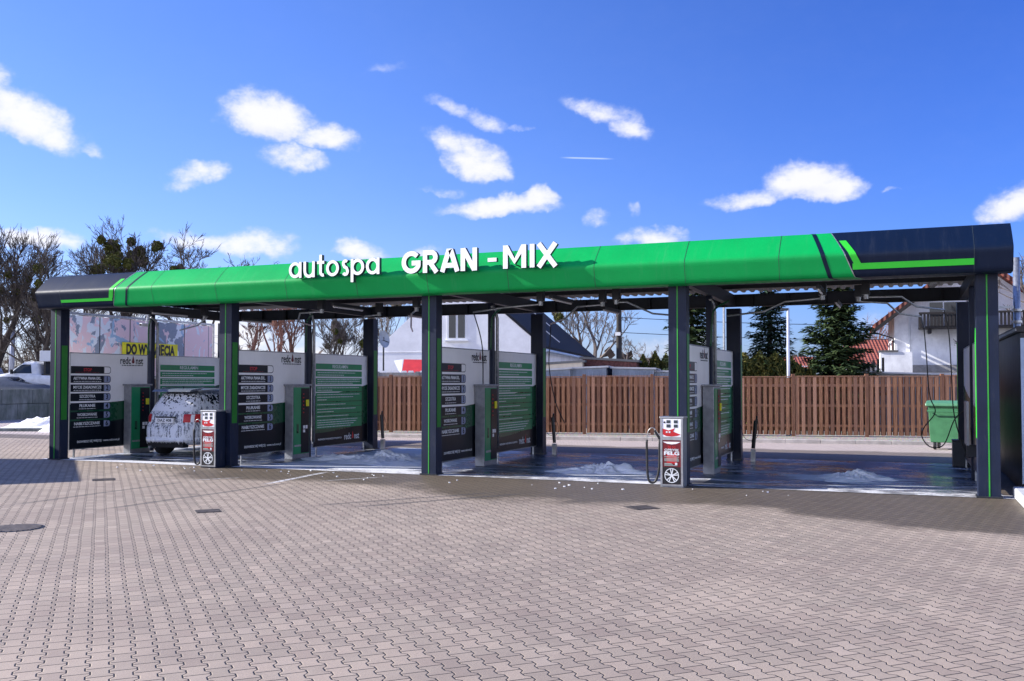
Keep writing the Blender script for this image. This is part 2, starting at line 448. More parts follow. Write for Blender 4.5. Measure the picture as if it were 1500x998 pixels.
def text(s, size, loc, face, mat, parent, name='lettering', align='CENTER', width=None, bold=0.0015, ext=.0012, sx=1.):
    cu = bpy.data.curves.new(name, 'FONT'); cu.body = s; cu.size = size; cu.extrude = ext; cu.offset = bold; cu.resolution_u = 3
    cu.align_x = align; cu.align_y = 'CENTER'
    o = bpy.data.objects.new(name, cu); col.objects.link(o)
    dg = bpy.context.evaluated_depsgraph_get(); dg.update()
    me = bpy.data.meshes.new_from_object(o.evaluated_get(dg)); bpy.data.objects.remove(o); bpy.data.curves.remove(cu)
    if width:
        xs = [v.co.x for v in me.vertices]; sx = width/max(1e-6, max(xs)-min(xs))
    me.transform(Matrix.Translation(loc) @ face.to_4x4() @ Matrix.Diagonal((sx, 1, 1, 1)))
    me.materials.clear(); me.materials.append(M[mat]); me.name = name
    ob = bpy.data.objects.new(name, me); col.objects.link(ob); ob.parent = parent; return ob
def add_text(mb_list, *a, **k): pass

# ================================================================== SETTING
g = MB().quad([(-900, -900, -.06), (900, -900, -.06), (900, 900, -.06), (-900, 900, -.06)]).build('ground', 'ground'); tag(g, kind='structure')
p = MB().quad([(-30, -40, 0), (45, -40, 0), (45, 17.5, 0), (-30, 17.5, 0)]).build('paving', 'pavers'); tag(p, kind='structure')
f = MB().quad([(-.1, .44, .004), (20.25, .44, .004), (20.25, 6.75, .004), (-.1, 6.75, .004)]).build('wash_floor', 'wet_floor'); tag(f, kind='structure')
f = MB().quad([(-.4, -.02, .008), (20.5, -.02, .008), (20.5, .46, .008), (-.4, .46, .008)]).build('apron_strip', 'apron'); tag(f, kind='structure')
# drain channels in the floor, one per bay
# raised verge with kerb stones
KA = R(8.6)
ka = Matrix.Translation((2.6, 11.0, 0)) @ Matrix.Rotation(KA, 4, 'Z')
mb = MB()
for i in range(-10, 21):
    mb.box(i*1.0+.004, 0, -.05, i*1.0+.996, .12, .115, ka)
k = mb.build('kerb', 'kerb', bevel=.012); tag(k, kind='structure')
mb = MB(); P4 = [ka @ Vector(q) for q in ((-10, .122, .09), (21, .122, .09), (21, 6, .09), (-10, 6, .09))]; mb.quad(P4)
v = mb.build('verge', 'gravel'); tag(v, kind='structure')

# ================================================================== CANOPY
canopy = empty('car_wash_canopy', (10, 3, 0), 0, 'long green and navy canopy on dark columns over the four self-service wash bays', 'canopy')
canopy_off = Vector((-10, -3, 0))
def cb(mb, name, mats, parent=canopy, **k):
    o = mb.build(name, mats, parent, **k)
    if parent is canopy: o.location = canopy_off
    return o
# fascia profile (y, z) from top back to bottom back
PROF = [Vector((p[0], p[1], 0)) for p in ((.30, 4.42), (.0, 4.372), (-.05, 4.352), (-.24, 4.19), (-.43, 4.0), (-.460, 3.955), (-.462, 3.92), (-.42, 3.78), (-.375, 3.63), (-.35, 3.59), (-.30, 3.577), (.02, 3.575))]
PC = catmull([(p.x, p.y, 0) for p in PROF], 6)
plen = [0]
for i in range(1, len(PC)): plen.append(plen[-1]+(PC[i]-PC[i-1]).length)
def prof(s, off=0.):
    L = plen[-1]*min(max(s, 0), 1)
    for i in range(1, len(PC)):
        if plen[i] >= L-1e-9: break
    a = (L-plen[i-1])/max(1e-9, plen[i]-plen[i-1]); q = PC[i-1].lerp(PC[i], a); d = (PC[i]-PC[i-1]).normalized()
    return q.x+d.y*off*1.0, q.y-d.x*off*1.0
# d points down along profile: outward normal = (d.y, -d.x) -> towards -y
def patch(name, xl, xr, s0, s1, off, mat, parent=canopy, ns=40, nx=1):
    mb = MB()
    def fn(u, v):
        s = s0+(s1-s0)*u; y, z = prof(s, off); x = xl(s)+(xr(s)-xl(s))*v; return (x, y, z)
    mb.grid(fn, ns, nx, True)
    return cb(mb, name, mat, parent, smooth=True)
def sz(z):
    best = min(range(101), key=lambda k: abs(prof(k/100)[1]-z)); return best/100
XL, XR = -.14, 20.37
def slant(xt, xb): 
    s_t, s_b = .22, .80
    return lambda s: xt+(xb-xt)*(s-s_t)/(s_b-s_t)
bl = slant(2.50, 2.16); br = slant(17.68, 18.06)
c1 = patch('fascia_panel', lambda s: XL, bl, 0, 1, 0, 'navy_panel'); c1['label'] = 'navy left end of the fascia'
c2 = patch('fascia_panel', bl, br, 0, 1, 0, 'green_panel'); c2['label'] = 'green middle of the fascia'
c3 = patch('fascia_panel', br, lambda s: XR, 0, 1, 0, 'navy_panel'); c3['label'] = 'navy right end of the fascia'
for X, sg in ((XL, -1), (XR, 1)):
    mb = MB(); mb.prism([(q.x, q.y) for q in PC], lambda u, v, t: (t, u, v), X, X-sg*.02); cb(mb, 'end_cap', 'navy_panel')
# dark slanted stripes, thin bright edges
for a, b, w in ((17.36, 17.64, .07), (2.80, 2.50, .06)):
    patch('fascia_stripe', slant(a, b), slant(a+w, b+w), .02, 1, .004, 'navy_panel')
for a, b in ((17.68, 18.06), (2.50, 2.16)):
    patch('fascia_stripe', slant(a-.008, b-.008), slant(a+.008, b+.008), .02, 1, .005, 'galv')
def seam(x): patch('fascia_seam', lambda s: x-.004, lambda s: x+.004, 0, 1, .003, 'letter_side')
for x in (.62, 3.35, 5.1, 6.9, 8.6, 10.2, 11.9, 13.6, 15.25, 16.85, 19.82): seam(x)
# lime corner stripes: horizontal run plus slanted leg
sA, sB = sz(3.80), sz(3.70)
patch('corner_stripe', lambda s: 18.02, lambda s: 19.82, sA, sB, .006, 'lime')
sC = sz(4.20)
lg = lambda o: (lambda s: 17.80+(18.04-17.80)*(s-sC)/(sA-sC)+o)
patch('corner_stripe', lg(0), lg(.11), sC, sA, .006, 'lime')
sA2, sB2 = sz(3.765), sz(3.69)
patch('corner_stripe', lambda s: .62, lambda s: 2.18, sA2, sB2, .006, 'lime')
lg2 = lambda o: (lambda s: 2.38+(2.20-2.38)*(s-sC)/(sA2-sC)+o)
patch('corner_stripe', lg2(-.12), lg2(0), sC, sA2, .006, 'lime')

# columns
def col_mesh(w=.165, d=.26, h=3.60):
    return MB().box(-w, 0, 0, w, d, h)
def column(x, y, front):
    mb = MB(); mb.box(x-.165, y, .004, x+.165, y+.26, 3.60)
    c = cb(mb, 'column', 'column', bevel=.008)
    # base plate
    b = MB().box(x-.19, y-.02, .004, x+.19, y+.28, .03).build('base_plate', 'steel_dark', c)
    if front:
        s = MB().box(x-.010, y-.006, .03, x+.010, y-.001, 3.58); s.build('green_line', 'line_green', c)
    sd = 1 if x < 19 else -1
    xs = x+sd*.166
    s = MB().box(min(xs, xs+sd*.004), y+.03, .95, max(xs, xs+sd*.004), y+.20, 2.72); s.build('green_plate', 'column_green' if x < 19 else 'lime', c)
    return c
for i in range(5):
    column(5*i+.02, 0, True); column(5*i+.03, 6.02, False)
# mid posts with round riser pipe
for i in range(5):
    x = 5*i
    cb(MB().box(x-.06, 3.10, .004, x+.06, 3.24, 3.66), 'mid_post', 'column', bevel=.006)
    if i < 4:
        cb(MB().tube([(x+.09, 3.30, .35), (x+.09, 3.30, 3.3), (x+.07, 3.24, 3.5), (x+.03, 3.1, 3.6)], .038, 10), 'riser_pipe', 'galv', smooth=True)
        cb(MB().tube(catmull([(x+.06, 3.0, 2.6), (x+.10, 2.95, 3.1), (x+.16, 2.9, 3.35), (x+.5, 2.6, 3.5)], 6), .022, 6), 'conduit', 'print_dgreen', smooth=True)
# beams
def channel(name, x0, x1, y, z0, z1, stiff):
    mb = MB(); mb.box(x0, y, z0, x1, y+.012, z1); mb.box(x0, y-.10, z0-.012, x1, y+.012, z0); mb.box(x0, y-.10, z1, x1, y+.012, z1+.012)
    o = cb(mb, name, 'beam')
    x = x0+.6
    while x < x1:
        MB().box(x-.035, y-.095, z0+.001, x+.035, y-.002, z1-.001).build('stiffener', 'steel_dark', o); x += stiff
channel('rear_beam', -.1, 20.3, 6.24, 3.66, 3.93, .83)
channel('front_beam', -.1, 20.3, .30, 3.66, 3.95, .83)
for i in range(5):
    x = 5*i; cb(MB().box(x-.07, .34, 3.665, x+.07, 6.12, 3.92), 'rafter', 'beam')
for y in (1.6, 3.2, 4.8):
    cb(MB().box(-.1, y-.04, 3.945, 20.3, y+.04, 4.035), 'purlin', 'steel_dark')
# trapezoidal roof sheet (ribs run front to back), slightly falling to the back
mb = MB(); x = XL; pts = []
while x < XR-.2:
    pts += [(x, 0), (x+.035, .045), (x+.115, .045), (x+.15, 0)]; x += .21
pts.append((min(x, XR), 0))
for (xa, za), (xb, zb) in zip(pts, pts[1:]):
    mb.quad([(xa, .1, 4.13+za), (xb, .1, 4.13+zb), (xb, 6.85, 4.05+zb), (xa, 6.85, 4.05+za)])
o = cb(mb, 'roof_sheet', 'roof'); so = o.modifiers.new('s', 'SOLIDIFY'); so.thickness = .004
# side fascias + rear trim strips
for X in (XL, XR-.04):
    cb(MB().box(X, .32, 3.95, X+.04, 6.85, 4.25), 'side_fascia', 'navy_panel')
# light tubes under the roof
for i in range(4):
    for (dx, y, l) in ((2.4, 1.2, 1.25), (2.5, 4.4, 1.25)):
        mb = MB(); mb.box(5*i+dx-.04, y-l/2, 3.50, 5*i+dx+.04, y+l/2, 3.56); o = cb(mb, 'light_fitting', 'steel_dark')
        MB().cyl((5*i+dx, y-l/2+.03, 3.475), (5*i+dx, y+l/2-.03, 3.475), .02, 8).build('light_tube', 'tube', o)
# ---------------- raised letters of the sign
LW = .19
def ribbon(mb, pts, w, sc_, ox, oz, ycen, k, closed=False, depth=.09):
    """2D path -> flat bar with depth, standing on y=ycen plane; k staggers overlapping strokes by a millimetre"""
    P = [Vector((x, y)) for x, y in pts]; n = len(P); L, Rr = [], []
    for i in range(n):
        if closed: a, b = P[(i-1) % n], P[(i+1) % n]
        else: a, b = P[max(i-1, 0)], P[min(i+1, n-1)]
        d = (b-a).normalized(); nn = Vector((-d.y, d.x))
        s = 1.
        if 0 < i < n-1 or closed:
            d1 = (P[i]-P[(i-1) % n]).normalized(); d2 = (P[(i+1) % n]-P[i]).normalized(); s = min(1.12, 1/max(.5, math.cos(d1.angle(d2)/2)))
        L.append(P[i]+nn*w/2*s); Rr.append(P[i]-nn*w/2*s)
    y0 = ycen-k*.0012; y1 = ycen+depth-k*.0012
    f3 = lambda p, y: (ox+p.x*sc_, y, oz+p.y*sc_)
    m = n if closed else n-1
    for i in range(m):
        j = (i+1) % n
        mb.m = 0; mb.quad([f3(L[i], y0), f3(Rr[i], y0), f3(Rr[j], y0), f3(L[j], y0)])
        mb.m = 1; mb.quad([f3(L[i], y1), f3(L[j], y1), f3(Rr[j], y1), f3(Rr[i], y1)])
        mb.quad([f3(L[i], y0), f3(L[j], y0), f3(L[j], y1), f3(L[i], y1)]); mb.quad([f3(Rr[i], y0), f3(Rr[i], y1), f3(Rr[j], y1), f3(Rr[j], y0)])
    if not closed:
        for e in (0, n-1): mb.m = 1; mb.quad([f3(L[e], y0), f3(L[e], y1), f3(Rr[e], y1), f3(Rr[e], y0)])
w = LW; r = .5-w/2
ring = lambda cx: (arcpts(cx, .5, r, 0, 360, 28)[:-1], True)
GL = {
 'a': ([ring(.5), ([(1-w/2+.02, 0), (1-w/2+.02, 1)], False)], 1.20),
 'u': ([([(w/2, 1)]+[(w/2, .42)]+arcpts(.45, .42, .45-w/2, 180, 360, 12)[1:]+[(.9-w/2, 1)], False), ([(.9-w/2, .5), (.9-w/2, 0)], False)], 1.10),
 't': ([([(.28, 1.38), (.28, .30)]+arcpts(.48, .30, .2, 180, 290, 6)[1:], False), ([(0, .90), (.58, .90)], False)], .74),
 'o': ([ring(.5)], 1.14),
 's': ([(arcpts(.38, .745, .165, 40, 200, 8)+[(.30, .56), (.48, .46)]+arcpts(.38, .255, .175, 20, -150, 9), False)], .84),
 'p': ([ring(.5), ([(w/2-.02, 1), (w/2-.02, -.42)], False)], 1.16)}
wc = .21
GC = {
 'G': ([(arcpts(.5, .5, .5-wc/2, 42, 345, 22), False), ([(.52, .46), (.98, .46)], False)], 1.10),
 'R': ([([(wc/2, 0), (wc/2, 1)], False), ([(wc/2, 1-wc/2), (.42, 1-wc/2)]+arcpts(.42, .68, .22, 90, -90, 10)[1:]+[(wc/2, .46)], False), ([(.36, .46), (.70, 0)], False)], .88),
 'A': ([([(.10, 0), (.44, .97), (.52, .97), (.86, 0)], False), ([(.22, .28), (.74, .28)], False)], 1.03),
 'N': ([([(wc/2, 0), (wc/2, 1)], False), ([(wc/2+.02, .97), (.80-wc/2-.02, .03)], False), ([(.80-wc/2, 0), (.80-wc/2, 1)], False)], .93),
 'M': ([([(wc/2, 0), (wc/2, 1)], False), ([(wc/2+.02, .95), (.5, .30), (.90-.02, .95)], False), ([(1-wc/2, 0), (1-wc/2, 1)], False)], 1.14),
 'I': ([([(wc/2, 0), (wc/2, 1)], False)], .30),
 'X': ([([(.08, 0), (.78, 1)], False), ([(.08, 1), (.78, 0)], False)], .9)}
def word(s, G_, x0, x1, zb, size, wd, y):
    tot = sum(G_[c][1] for c in s)-.1
    k = (x1-x0)/tot; x = x0
    for c in s:
        mb = MB()
        for n_, (pts, cl) in enumerate(G_[c][0]): ribbon(mb, [(a*k/size, b) for a, b in pts], wd, size, x, zb, y, n_, cl)
        o = cb(mb, 'sign_letter', ['letter_white', 'letter_side'])
        x += G_[c][1]*k
word('autospa', GL, 7.10, 9.25, 3.98, .325, .19, -.60)
word('GRAN', GC, 9.74, 11.36, 3.955, .435, .215, -.62)
word('MIX', GC, 11.88, 12.93, 3.96, .435, .215, -.62)
mb = MB(); ribbon(mb, [(0, 0), (.5, 0)], .2, .36, 11.57, 4.14, -.62, 0); cb(mb, 'sign_dash', ['letter_white', 'letter_side'])
for xx in (7.2, 8.2, 9.1, 9.9, 10.8, 11.2, 12.1, 12.8):
    cb(MB().box(xx, -.53, 4.02, xx+.02, -.28, 4.04), 'letter_bracket', 'letter_side')

# ================================================================== DIVIDER PANELS
# front panel (menu) spans y .45..3.0, back panel (rules) y 3.36..6.0; z .22..2.55; local origin at column line
def bg(parent, y0, y1, sx, seed_rules=False):
    """print zones as thin sheets on the face with outward sign sx"""
    X = sx*.016
    def poly(name, pts, mat, k):
        x = X+sx*.0015*k
        q = [(x, y, z) for y, z in pts]
        if sx < 0: q = q[::-1]
        MB().quad(q).build(name, mat, parent)
    def sw(y, a, b): return a+(b-a)*((y-y0)/(y1-y0))**1.6
    if not seed_rules: tl, tr, ml, mr = 1.30, 1.42, .78, 1.00
    else: tl, tr, ml, mr = 1.50, 1.78, .55, .72
    n = 12; ys = [y0+(y1-y0)*i/n for i in range(n+1)]
    z0, z1 = .22, 2.55
    poly('print_ground', [(y0, z0), (y1, z0), (y1, z1), (y0, z1)], 'print_white', 0)
    poly('green_swoosh', [(y0, z0+.001), (y1, z0+.001)]+[(y, sw(y, tl, tr)) for y in reversed(ys)], 'print_dgreen', 1)
    poly('navy_field', [(y0, z0+.002), (y1, z0+.002)]+[(y, sw(y, ml, mr)) for y in reversed(ys)], 'print_navy', 2)
def logo(parent, y, z, width, mat, mat2, face, xf):
    # wordmark with a drop standing in for the letter o
    fy = 1 if face is FACE_PX else -1
    text('redc', width*.30, (xf, y-fy*width*.215, z), face, mat, parent, 'logo', width=width*.42, bold=.003)
    text('nst', width*.30, (xf, y+fy*width*.35, z), face, mat, parent, 'logo', width=width*.30, bold=.003)
    mb = MB(); pts = [(0, width*.17)]+arcpts(0, -width*.02, width*.055, 30, -210, 12)
    s_ = .002 if xf > 0 else -.002
    mb.prism(pts, lambda u, v, t: (t, y+fy*(width*.095)+u, z+v), xf, xf+s_); mb.build('logo_drop', mat2, parent)
def lines_of_text(parent, rows, x, mat, h=.012, rng=None):
    mb = MB(); rng = rng or random.Random(3)
    for (ya, yb, z) in rows:
        y = ya
        while y < yb:
            l = rng.uniform(.03, .12); e = min(y+l, yb)
            mb.box(min(x, x+(.002 if x > 0 else -.002)), y, z-h/2, max(x, x+(.002 if x > 0 else -.002)), e, z+h/2); y = e+.018
    mb.build('small_print', mat, parent)
def board(parent, y0, y1):
    MB().box(-.014, y0, .22, .014, y1, 2.55).build('board', 'print_navy', parent)
    fr = MB()
    fr.box(-.02, y0-.02, .20, .02, y1+.02, .218); fr.box(-.02, y0-.02, 2.552, .02, y1+.02, 2.575)
    fr.box(-.02, y0-.024, .20, .02, y0-.004, 2.575); fr.box(-.02, y1+.004, .20, .02, y1+.024, 2.575)
    fr.build('board_frame', 'steel_brush', parent)
    for y in (y0+.15, y1-.15): MB().box(-.015, y-.02, .004, .015, y+.02, .20).build('foot', 'galv', parent)
def menu_panel(x, mirror=False):
    root = empty('menu_board', (x, 0, 0)); face = FACE_NX if mirror else FACE_PX; s = -1 if mirror else 1
    board(root, .45, 3.0); bg(root, .45, 3.0, s); bg(root, .45, 3.0, -s)
    if mirror: return root
    X = .0225*s
    zs = [(2.24, 2.06, None, 'STOP'), (2.01, 1.83, '1', 'AKTYWNA PIANA EXL.'), (1.79, 1.61, '2', 'MYCIE ZASADNICZE'), (1.57, 1.38, '3', 'SZCZOTKA'),
          (1.335, 1.155, '4', 'PŁUKANIE'), (1.115, .935, '5', 'WOSKOWANIE'), (.895, .715, '6', 'NABŁYSZCZANIE')]
    for (zt, zb, num, s_) in zs:
        b = MB().box(X, .46, zb, X+.002, 1.50, zt).build('program_bar', 'print_navy', root)
        tg = [(1.505, zb), (1.505, zt)]+arcpts(1.66, zt-.07, .07, 90, 0, 5)+arcpts(1.66, zb+.07, .07, 0, -90, 5)
        MB().prism(tg, lambda u, v, t: (t, u, v), X, X+.0012).build('program_tab', 'print_navy', b)
        tg2 = [(1.515, zb+.012), (1.515, zt-.012)]+arcpts(1.655, zt-.075, .06, 90, 0, 5)+arcpts(1.655, zb+.075, .06, 0, -90, 5)
        MB().prism(tg2, lambda u, v, t: (t, u, v), X, X+.0026).build('program_tab', 'tag_blue' if num else 'print_white', b)
        if num: text(num, .17, (X+.004, 1.61, (zt+zb)/2), FACE_PX, 'print_navy', b, 'numeral', bold=.004)
        if num: text(s_, .098, (X+.003, .98, (zt+zb)/2+.018), FACE_PX, 'print_text', b, 'program_name', width=min(.88, .062*len(s_)), bold=.0025)
        else: text(s_, .105, (X+.003, .98, (zt+zb)/2), FACE_PX, 'red', b, 'program_name', width=.26, bold=.002)
        if num:
            hw = min(.86, .062*len(s_)*1.05)/2
            lines_of_text(b, [(.98-hw, .98+hw, zb+.035)], X+.003, 'print_text', .013)
        else: lines_of_text(b, [(.60, 1.36, zb+.03)], X+.003, 'dark_red', .012)
    logo(root, 2.41, 2.40, .86, 'print_navy', 'dark_red', FACE_PX, X)
    lines_of_text(root, [(2.10, 2.84, 2.285)], X, 'print_navy', .02)
    text('DOWIEDZ SIĘ WIĘCEJ · www.redconst.pl', .075, (X, 1.36, .38), FACE_PX, 'print_text', root, 'web_address', width=1.36, bold=.001)
    return root
def rules_panel(x, mirror=False):
    root = empty('rules_board', (x, 0, 0)); s = -1 if mirror else 1
    board(root, 3.40, 6.0); bg(root, 3.40, 6.0, s, True); bg(root, 3.40, 6.0, -s, True)
    if mirror: return root
    X = .0225
    rows = [(2.32, 2.175, 0), (2.135, 1.99, 2), (1.95, 1.785, 3), (1.745, 1.60, 2), (1.575, 1.35, 3), (1.33, 1.22, 1), (1.205, 1.04, 2), (1.02, .93, 1), (.915, .66, 4)]
    rr = random.Random(11)
    for zt, zb, n in rows:
        b = MB().box(X, 3.49, zb, X+.002, 5.70, zt).build('rule_box', 'print_green', root)
        if n == 0: text('REGULAMIN', .125, (X+.003, 4.62, (zt+zb)/2), FACE_PX, 'print_text', b, 'heading', width=.74, bold=.0015)
        else:
            st = (zt-zb)/(n+.4)
            lines_of_text(b, [(3.56, 3.56+(rr.uniform(1.6, 2.05) if q < n-1 else rr.uniform(.4, 1.9)), zt-st*(q+.75)) for q in range(n)], X+.003, 'print_text', .017, rr)
    logo(root, 5.17, .40, .80, 'print_text', 'red', FACE_PX, X)
    text('PRODUCENT MYJNI BEZDOTYKOWYCH', .06, (X, 4.15, .385), FACE_PX, 'print_text', root, 'caption', width=1.1)
    return root
bayname = ['leftmost column', 'second column from the left', 'middle column', 'fourth column']
m0 = menu_panel(0); r0 = rules_panel(0)
for i in range(4):
    m = m0 if i == 0 else copy_tree(m0); m.location = (5*i, 0, 0)
    tag(m, 'board listing wash programs 1 to 6, right behind the '+bayname[i], 'menu board', 'program menu boards between the bays')
    r_ = r0 if i == 0 else copy_tree(r0); r_.location = (5*i, 0, 0)
    tag(r_, 'green REGULAMIN board in line with the '+bayname[i], 'rules board', 'rules boards between the bays')
m = menu_panel(20, True); tag(m, 'plain backed front board on the inner side of the rightmost canopy column', 'wash board', 'boards at the right end of the wash')
m = rules_panel(20, True); tag(m, 'plain backed rear board at the right end of the wash, beside the green bin', 'wash board', 'boards at the right end of the wash')

# ================================================================== TERMINALS
def terminal(x):
    root = empty('wash_terminal', (x, 2.5, 0))
    MB().box(.045, -.34, .004, .27, .36, 1.76).build('housing', 'steel_brush', root, bevel=.01)
    MB().box(.03, -.38, 1.76, .31, .40, 1.80).build('hood', 'steel_brush', root, bevel=.006)
    d = MB().box(.272, -.31, .12, .284, .33, 1.72).build('door', 'print_green', root, bevel=.004)
    MB().box(.285, -.02, .14, .292, .31, 1.70).build('control_panel', 'print_navy', d)
    MB().box(.285, -.29, .30, .290, .31, .345).build('trim_strip', 'galv', d)
    MB().box(.2925, .17, 1.26, .32, .27, 1.42).build('coin_slot', 'yellow', d, bevel=.006)
    mb = MB()
    for i in range(6): mb.cyl((.2925, .07, 1.56-.09*i), (.300, .07, 1.56-.09*i), .017, 10)
    mb.build('button', 'red', d)
    MB().box(.2925, .06, .72, .296, .14, .80).build('sticker', 'print_white', d); MB().box(.2925, .16, .72, .296, .24, .80).build('sticker', 'print_white', d)
    MB().box(.2925, .06, .63, .296, .14, .70).build('sticker', 'print_white', d)
    MB().box(.285, -.20, .62, .291, -.12, .84).build('handle', 'print_dgreen', d)
    text('hewalt', .05, (.2925, -.16, 1.64), FACE_PX, 'print_text', d, 'badge') if 0 else None
    return root
t0 = terminal(0); tn = ['beside the foamed car', 'behind the second column', 'behind the middle column', 'behind the fourth column']
for i in range(4):
    t = t0 if i == 0 else copy_tree(t0); t.location = (5*i, 2.5, 0)
    tag(t, 'steel wash terminal with green door and coin slot, '+tn[i], 'wash terminal', 'wash terminals on the mid posts')

# ================================================================== VACUUM / RIM SPRAY POSTS
def vac(x):
    root = empty('rim_spray_post', (x, -.2, 0))
    MB().box(-.20, -.16, .0, .20, .16, 1.21).build('cabinet', 'steel_brush', root, bevel=.006)
    MB().box(-.215, -.175, 1.21, .215, .17, 1.24).build('top_cover', 'steel', root, bevel=.006)
    fr = MB(); fr.box(-.2, -.175, .03, -.165, -.162, 1.205); fr.box(.165, -.175, .03, .2, -.162, 1.205); fr.box(-.164, -.174, .03, .164, -.162, .055); fr.box(-.164, -.174, .83, .164, -.162, .885)
    fr.build('frame', 'steel', root)
    u = MB().box(-.164, -.169, .887, .164, -.163, 1.20).build('button_plate', 'print_white', root)
    sw = [(-.16, 1.01)]+[(-.16+.32*i/10, .90+.10*(i/10)**2+.0) for i in range(11)][::1]
    sw = [(-.16, 1.03), (-.05, 1.0), (.06, 1.04), (.03, .98), (.16, .93), (.10, .905), (0, .893), (-.10, .90), (-.16, .93)]
    MB().prism(sw, lambda a, b, t: (a, t, b), -.1695, -.172).build('red_swoosh', 'red', u)
    mb = MB()
    for cx in (-.055, .075):
        for dz in (0, .075): mb.box(cx-.035, -.173, 1.075+dz-.025, cx+.035, -.1695, 1.075+dz+.03)
    mb.build('button', 'letter_side', u)
    MB().cyl((-.125, -.173, 1.14), (-.125, -.1695, 1.14), .018, 10).build('lock', 'black', u)
    mb = MB(); mb.box(-.10, -.1745, .955, -.07, -.1725, .985); mb.box(-.05, -.1745, .955, -.02, -.1725, .985); mb.build('coin_mark', 'print_text', u)
    lo = MB().box(-.164, -.169, .057, .164, -.163, .828).build('poster', 'dark_red', root)
    MB().box(-.16, -.1705, .06, .16, -.1692, .36).build('poster_foot', 'black', lo)
    MB().prism([(-.16, .80), (.16, .80), (.08, .765), (0, .755), (-.08, .765)], lambda a, b, t: (a, t, b), -.1695, -.1705).build('poster_head', 'print_white', lo)
    MB().box(-.09, -.171, .42, .09, -.1695, .60).build('red_glow', 'red', lo)
    text('ŻEL DO', .05, (0, -.172, .70), FACE_NY, 'red', lo, 'lettering', width=.14, bold=.002)
    text('OPRYSK', .055, (0, -.172, .655), FACE_NY, 'print_text', lo, 'lettering', width=.26, bold=.001)
    text('FELG', .085, (0, -.172, .595), FACE_NY, 'print_text', lo, 'lettering', width=.27, bold=.004)
    mb = MB()
    for z, a, b in ((.535, -.13, .13), (.505, -.13, .12), (.485, -.13, .13), (.465, -.13, .13), (.42, -.13, 0), (.405, -.13, .02), (.385, -.13, .1)): mb.box(a, -.1735, z-.005, b, -.1715, z+.005)
    mb.build('small_print', 'print_dim', lo)
    MB().box(.06, -.1735, .395, .10, -.1715, .435).build('poster_mark', 'print_text', lo)
    # alloy wheel drawing
    mb = MB(); c = (0, .21)
    def ann(r0, r1, n=32):
        for i in range(n):
            a0, a1 = 2*math.pi*i/n, 2*math.pi*(i+1)/n
            mb.quad([(c[0]+r0*math.cos(a0), -.1725, c[1]+r0*math.sin(a0)), (c[0]+r1*math.cos(a0), -.1725, c[1]+r1*math.sin(a0)), (c[0]+r1*math.cos(a1), -.1725, c[1]+r1*math.sin(a1)), (c[0]+r0*math.cos(a1), -.1725, c[1]+r0*math.sin(a1))][::-1])
    ann(.115, .128); ann(.0, .028)
    for k in range(5):
        for da in (-11, 11):
            a = R(90+72*k+da); b = R(90+72*k+da*.5); e = Vector((-math.sin(a), math.cos(a)))*.008
            p0 = Vector((math.cos(b), math.sin(b)))*.02; p1 = Vector((math.cos(a), math.sin(a)))*.118
            q = [p0+e, p0-e, p1-e, p1+e]; mb.quad([(c[0]+v.x, -.1728-.0001*k-(.0002 if da > 0 else 0), c[1]+v.y) for v in q])
    mb.build('wheel_print', 'print_text', lo)
    # hose hanging in a loop on the left
    h = catmull([(-.21, -.05, .95), (-.24, -.06, .75), (-.25, -.06, .35), (-.30, -.06, .12), (-.38, -.06, .06), (-.45, -.06, .14), (-.47, -.06, .5), (-.47, -.06, .85), (-.43, -.06, 1.0), (-.35, -.06, 1.03), (-.27, -.05, .93)], 8)
    hs = MB().tube(h[:len(h)*7//10], .021, 8).build('hose', 'rubber', root, smooth=True)
    MB().tube(h[len(h)*7//10-1:], .008, 6).build('hose', 'steel', root, smooth=True)
    MB().tube([(-.33, -.06, .99), (-.24, -.06, .84)], .022, 8).build('spray_gun', 'black', root)
    MB().tube([(-.29, -.06, .90), (-.235, -.06, .93), (-.21, -.06, .80)], .010, 6).build('gun_holder', 'steel', root)
    return root
v0 = vac(14.99); tag(v0, 'steel FELG rim cleaning post with hose loop, at the fourth column', 'vacuum post', 'rim cleaning posts at the columns')
v1 = copy_tree(v0); v1.location = (4.88, -.2, 0); tag(v1, 'FELG rim cleaning post at the second column, before the foamed car', 'vacuum post', 'rim cleaning posts at the columns')
for ch in [x for x in bpy.data.objects if x.parent == v1]:
    if ch.name.startswith('cabinet'):
        ch.data = ch.data.copy(); ch.data.materials[0] = M['column']

# ================================================================== BOOMS with hoses and lances
def boom(name, pivot, pts, label, hose=None, lance=None):
    root = empty(name, pivot); tag(root, label, 'hose boom', 'overhead hose booms')
    pv = Vector(pivot)
    MB().box(-.07, -.07, 0, .07, .07, .22).build('swivel', 'steel_dark', root, bevel=.01)
    MB().cyl((0, 0, -.08), (0, 0, 0), .045, 12).build('swivel_joint', 'galv', root)
    L = [Vector(p)-pv for p in pts]
    MB().tube(L, .019, 8).build('arm', 'galv', root, smooth=True)
    if hose:
        MB().tube([h for h in catmull([Vector(h)-pv for h in hose], 8)], .012, 6).build('hose', 'rubber', root, smooth=True)
    return root
zc = 3.45
boom('hose_boom', (3.1, 1.6, zc), [(3.1, 1.6, zc-.05), (3.4, 1.35, zc-.03), (2.9, 1.6, zc-.22), (1.2, 2.9, zc-.24)], 'bent steel hose boom under the roof above the foamed car')
boom('hose_boom', (6.9, .9, zc), [(6.9, .9, zc-.05), (6.3, .95, zc-.06), (6.0, 1.3, zc-.22), (5.55, 2.6, zc-.25)], 'bent steel hose boom above the second bay, nearer its left column', [(5.55, 2.6, zc-.25), (5.4, 2.75, 3.0), (5.3, 2.9, 2.3), (5.25, 2.95, 1.7)])
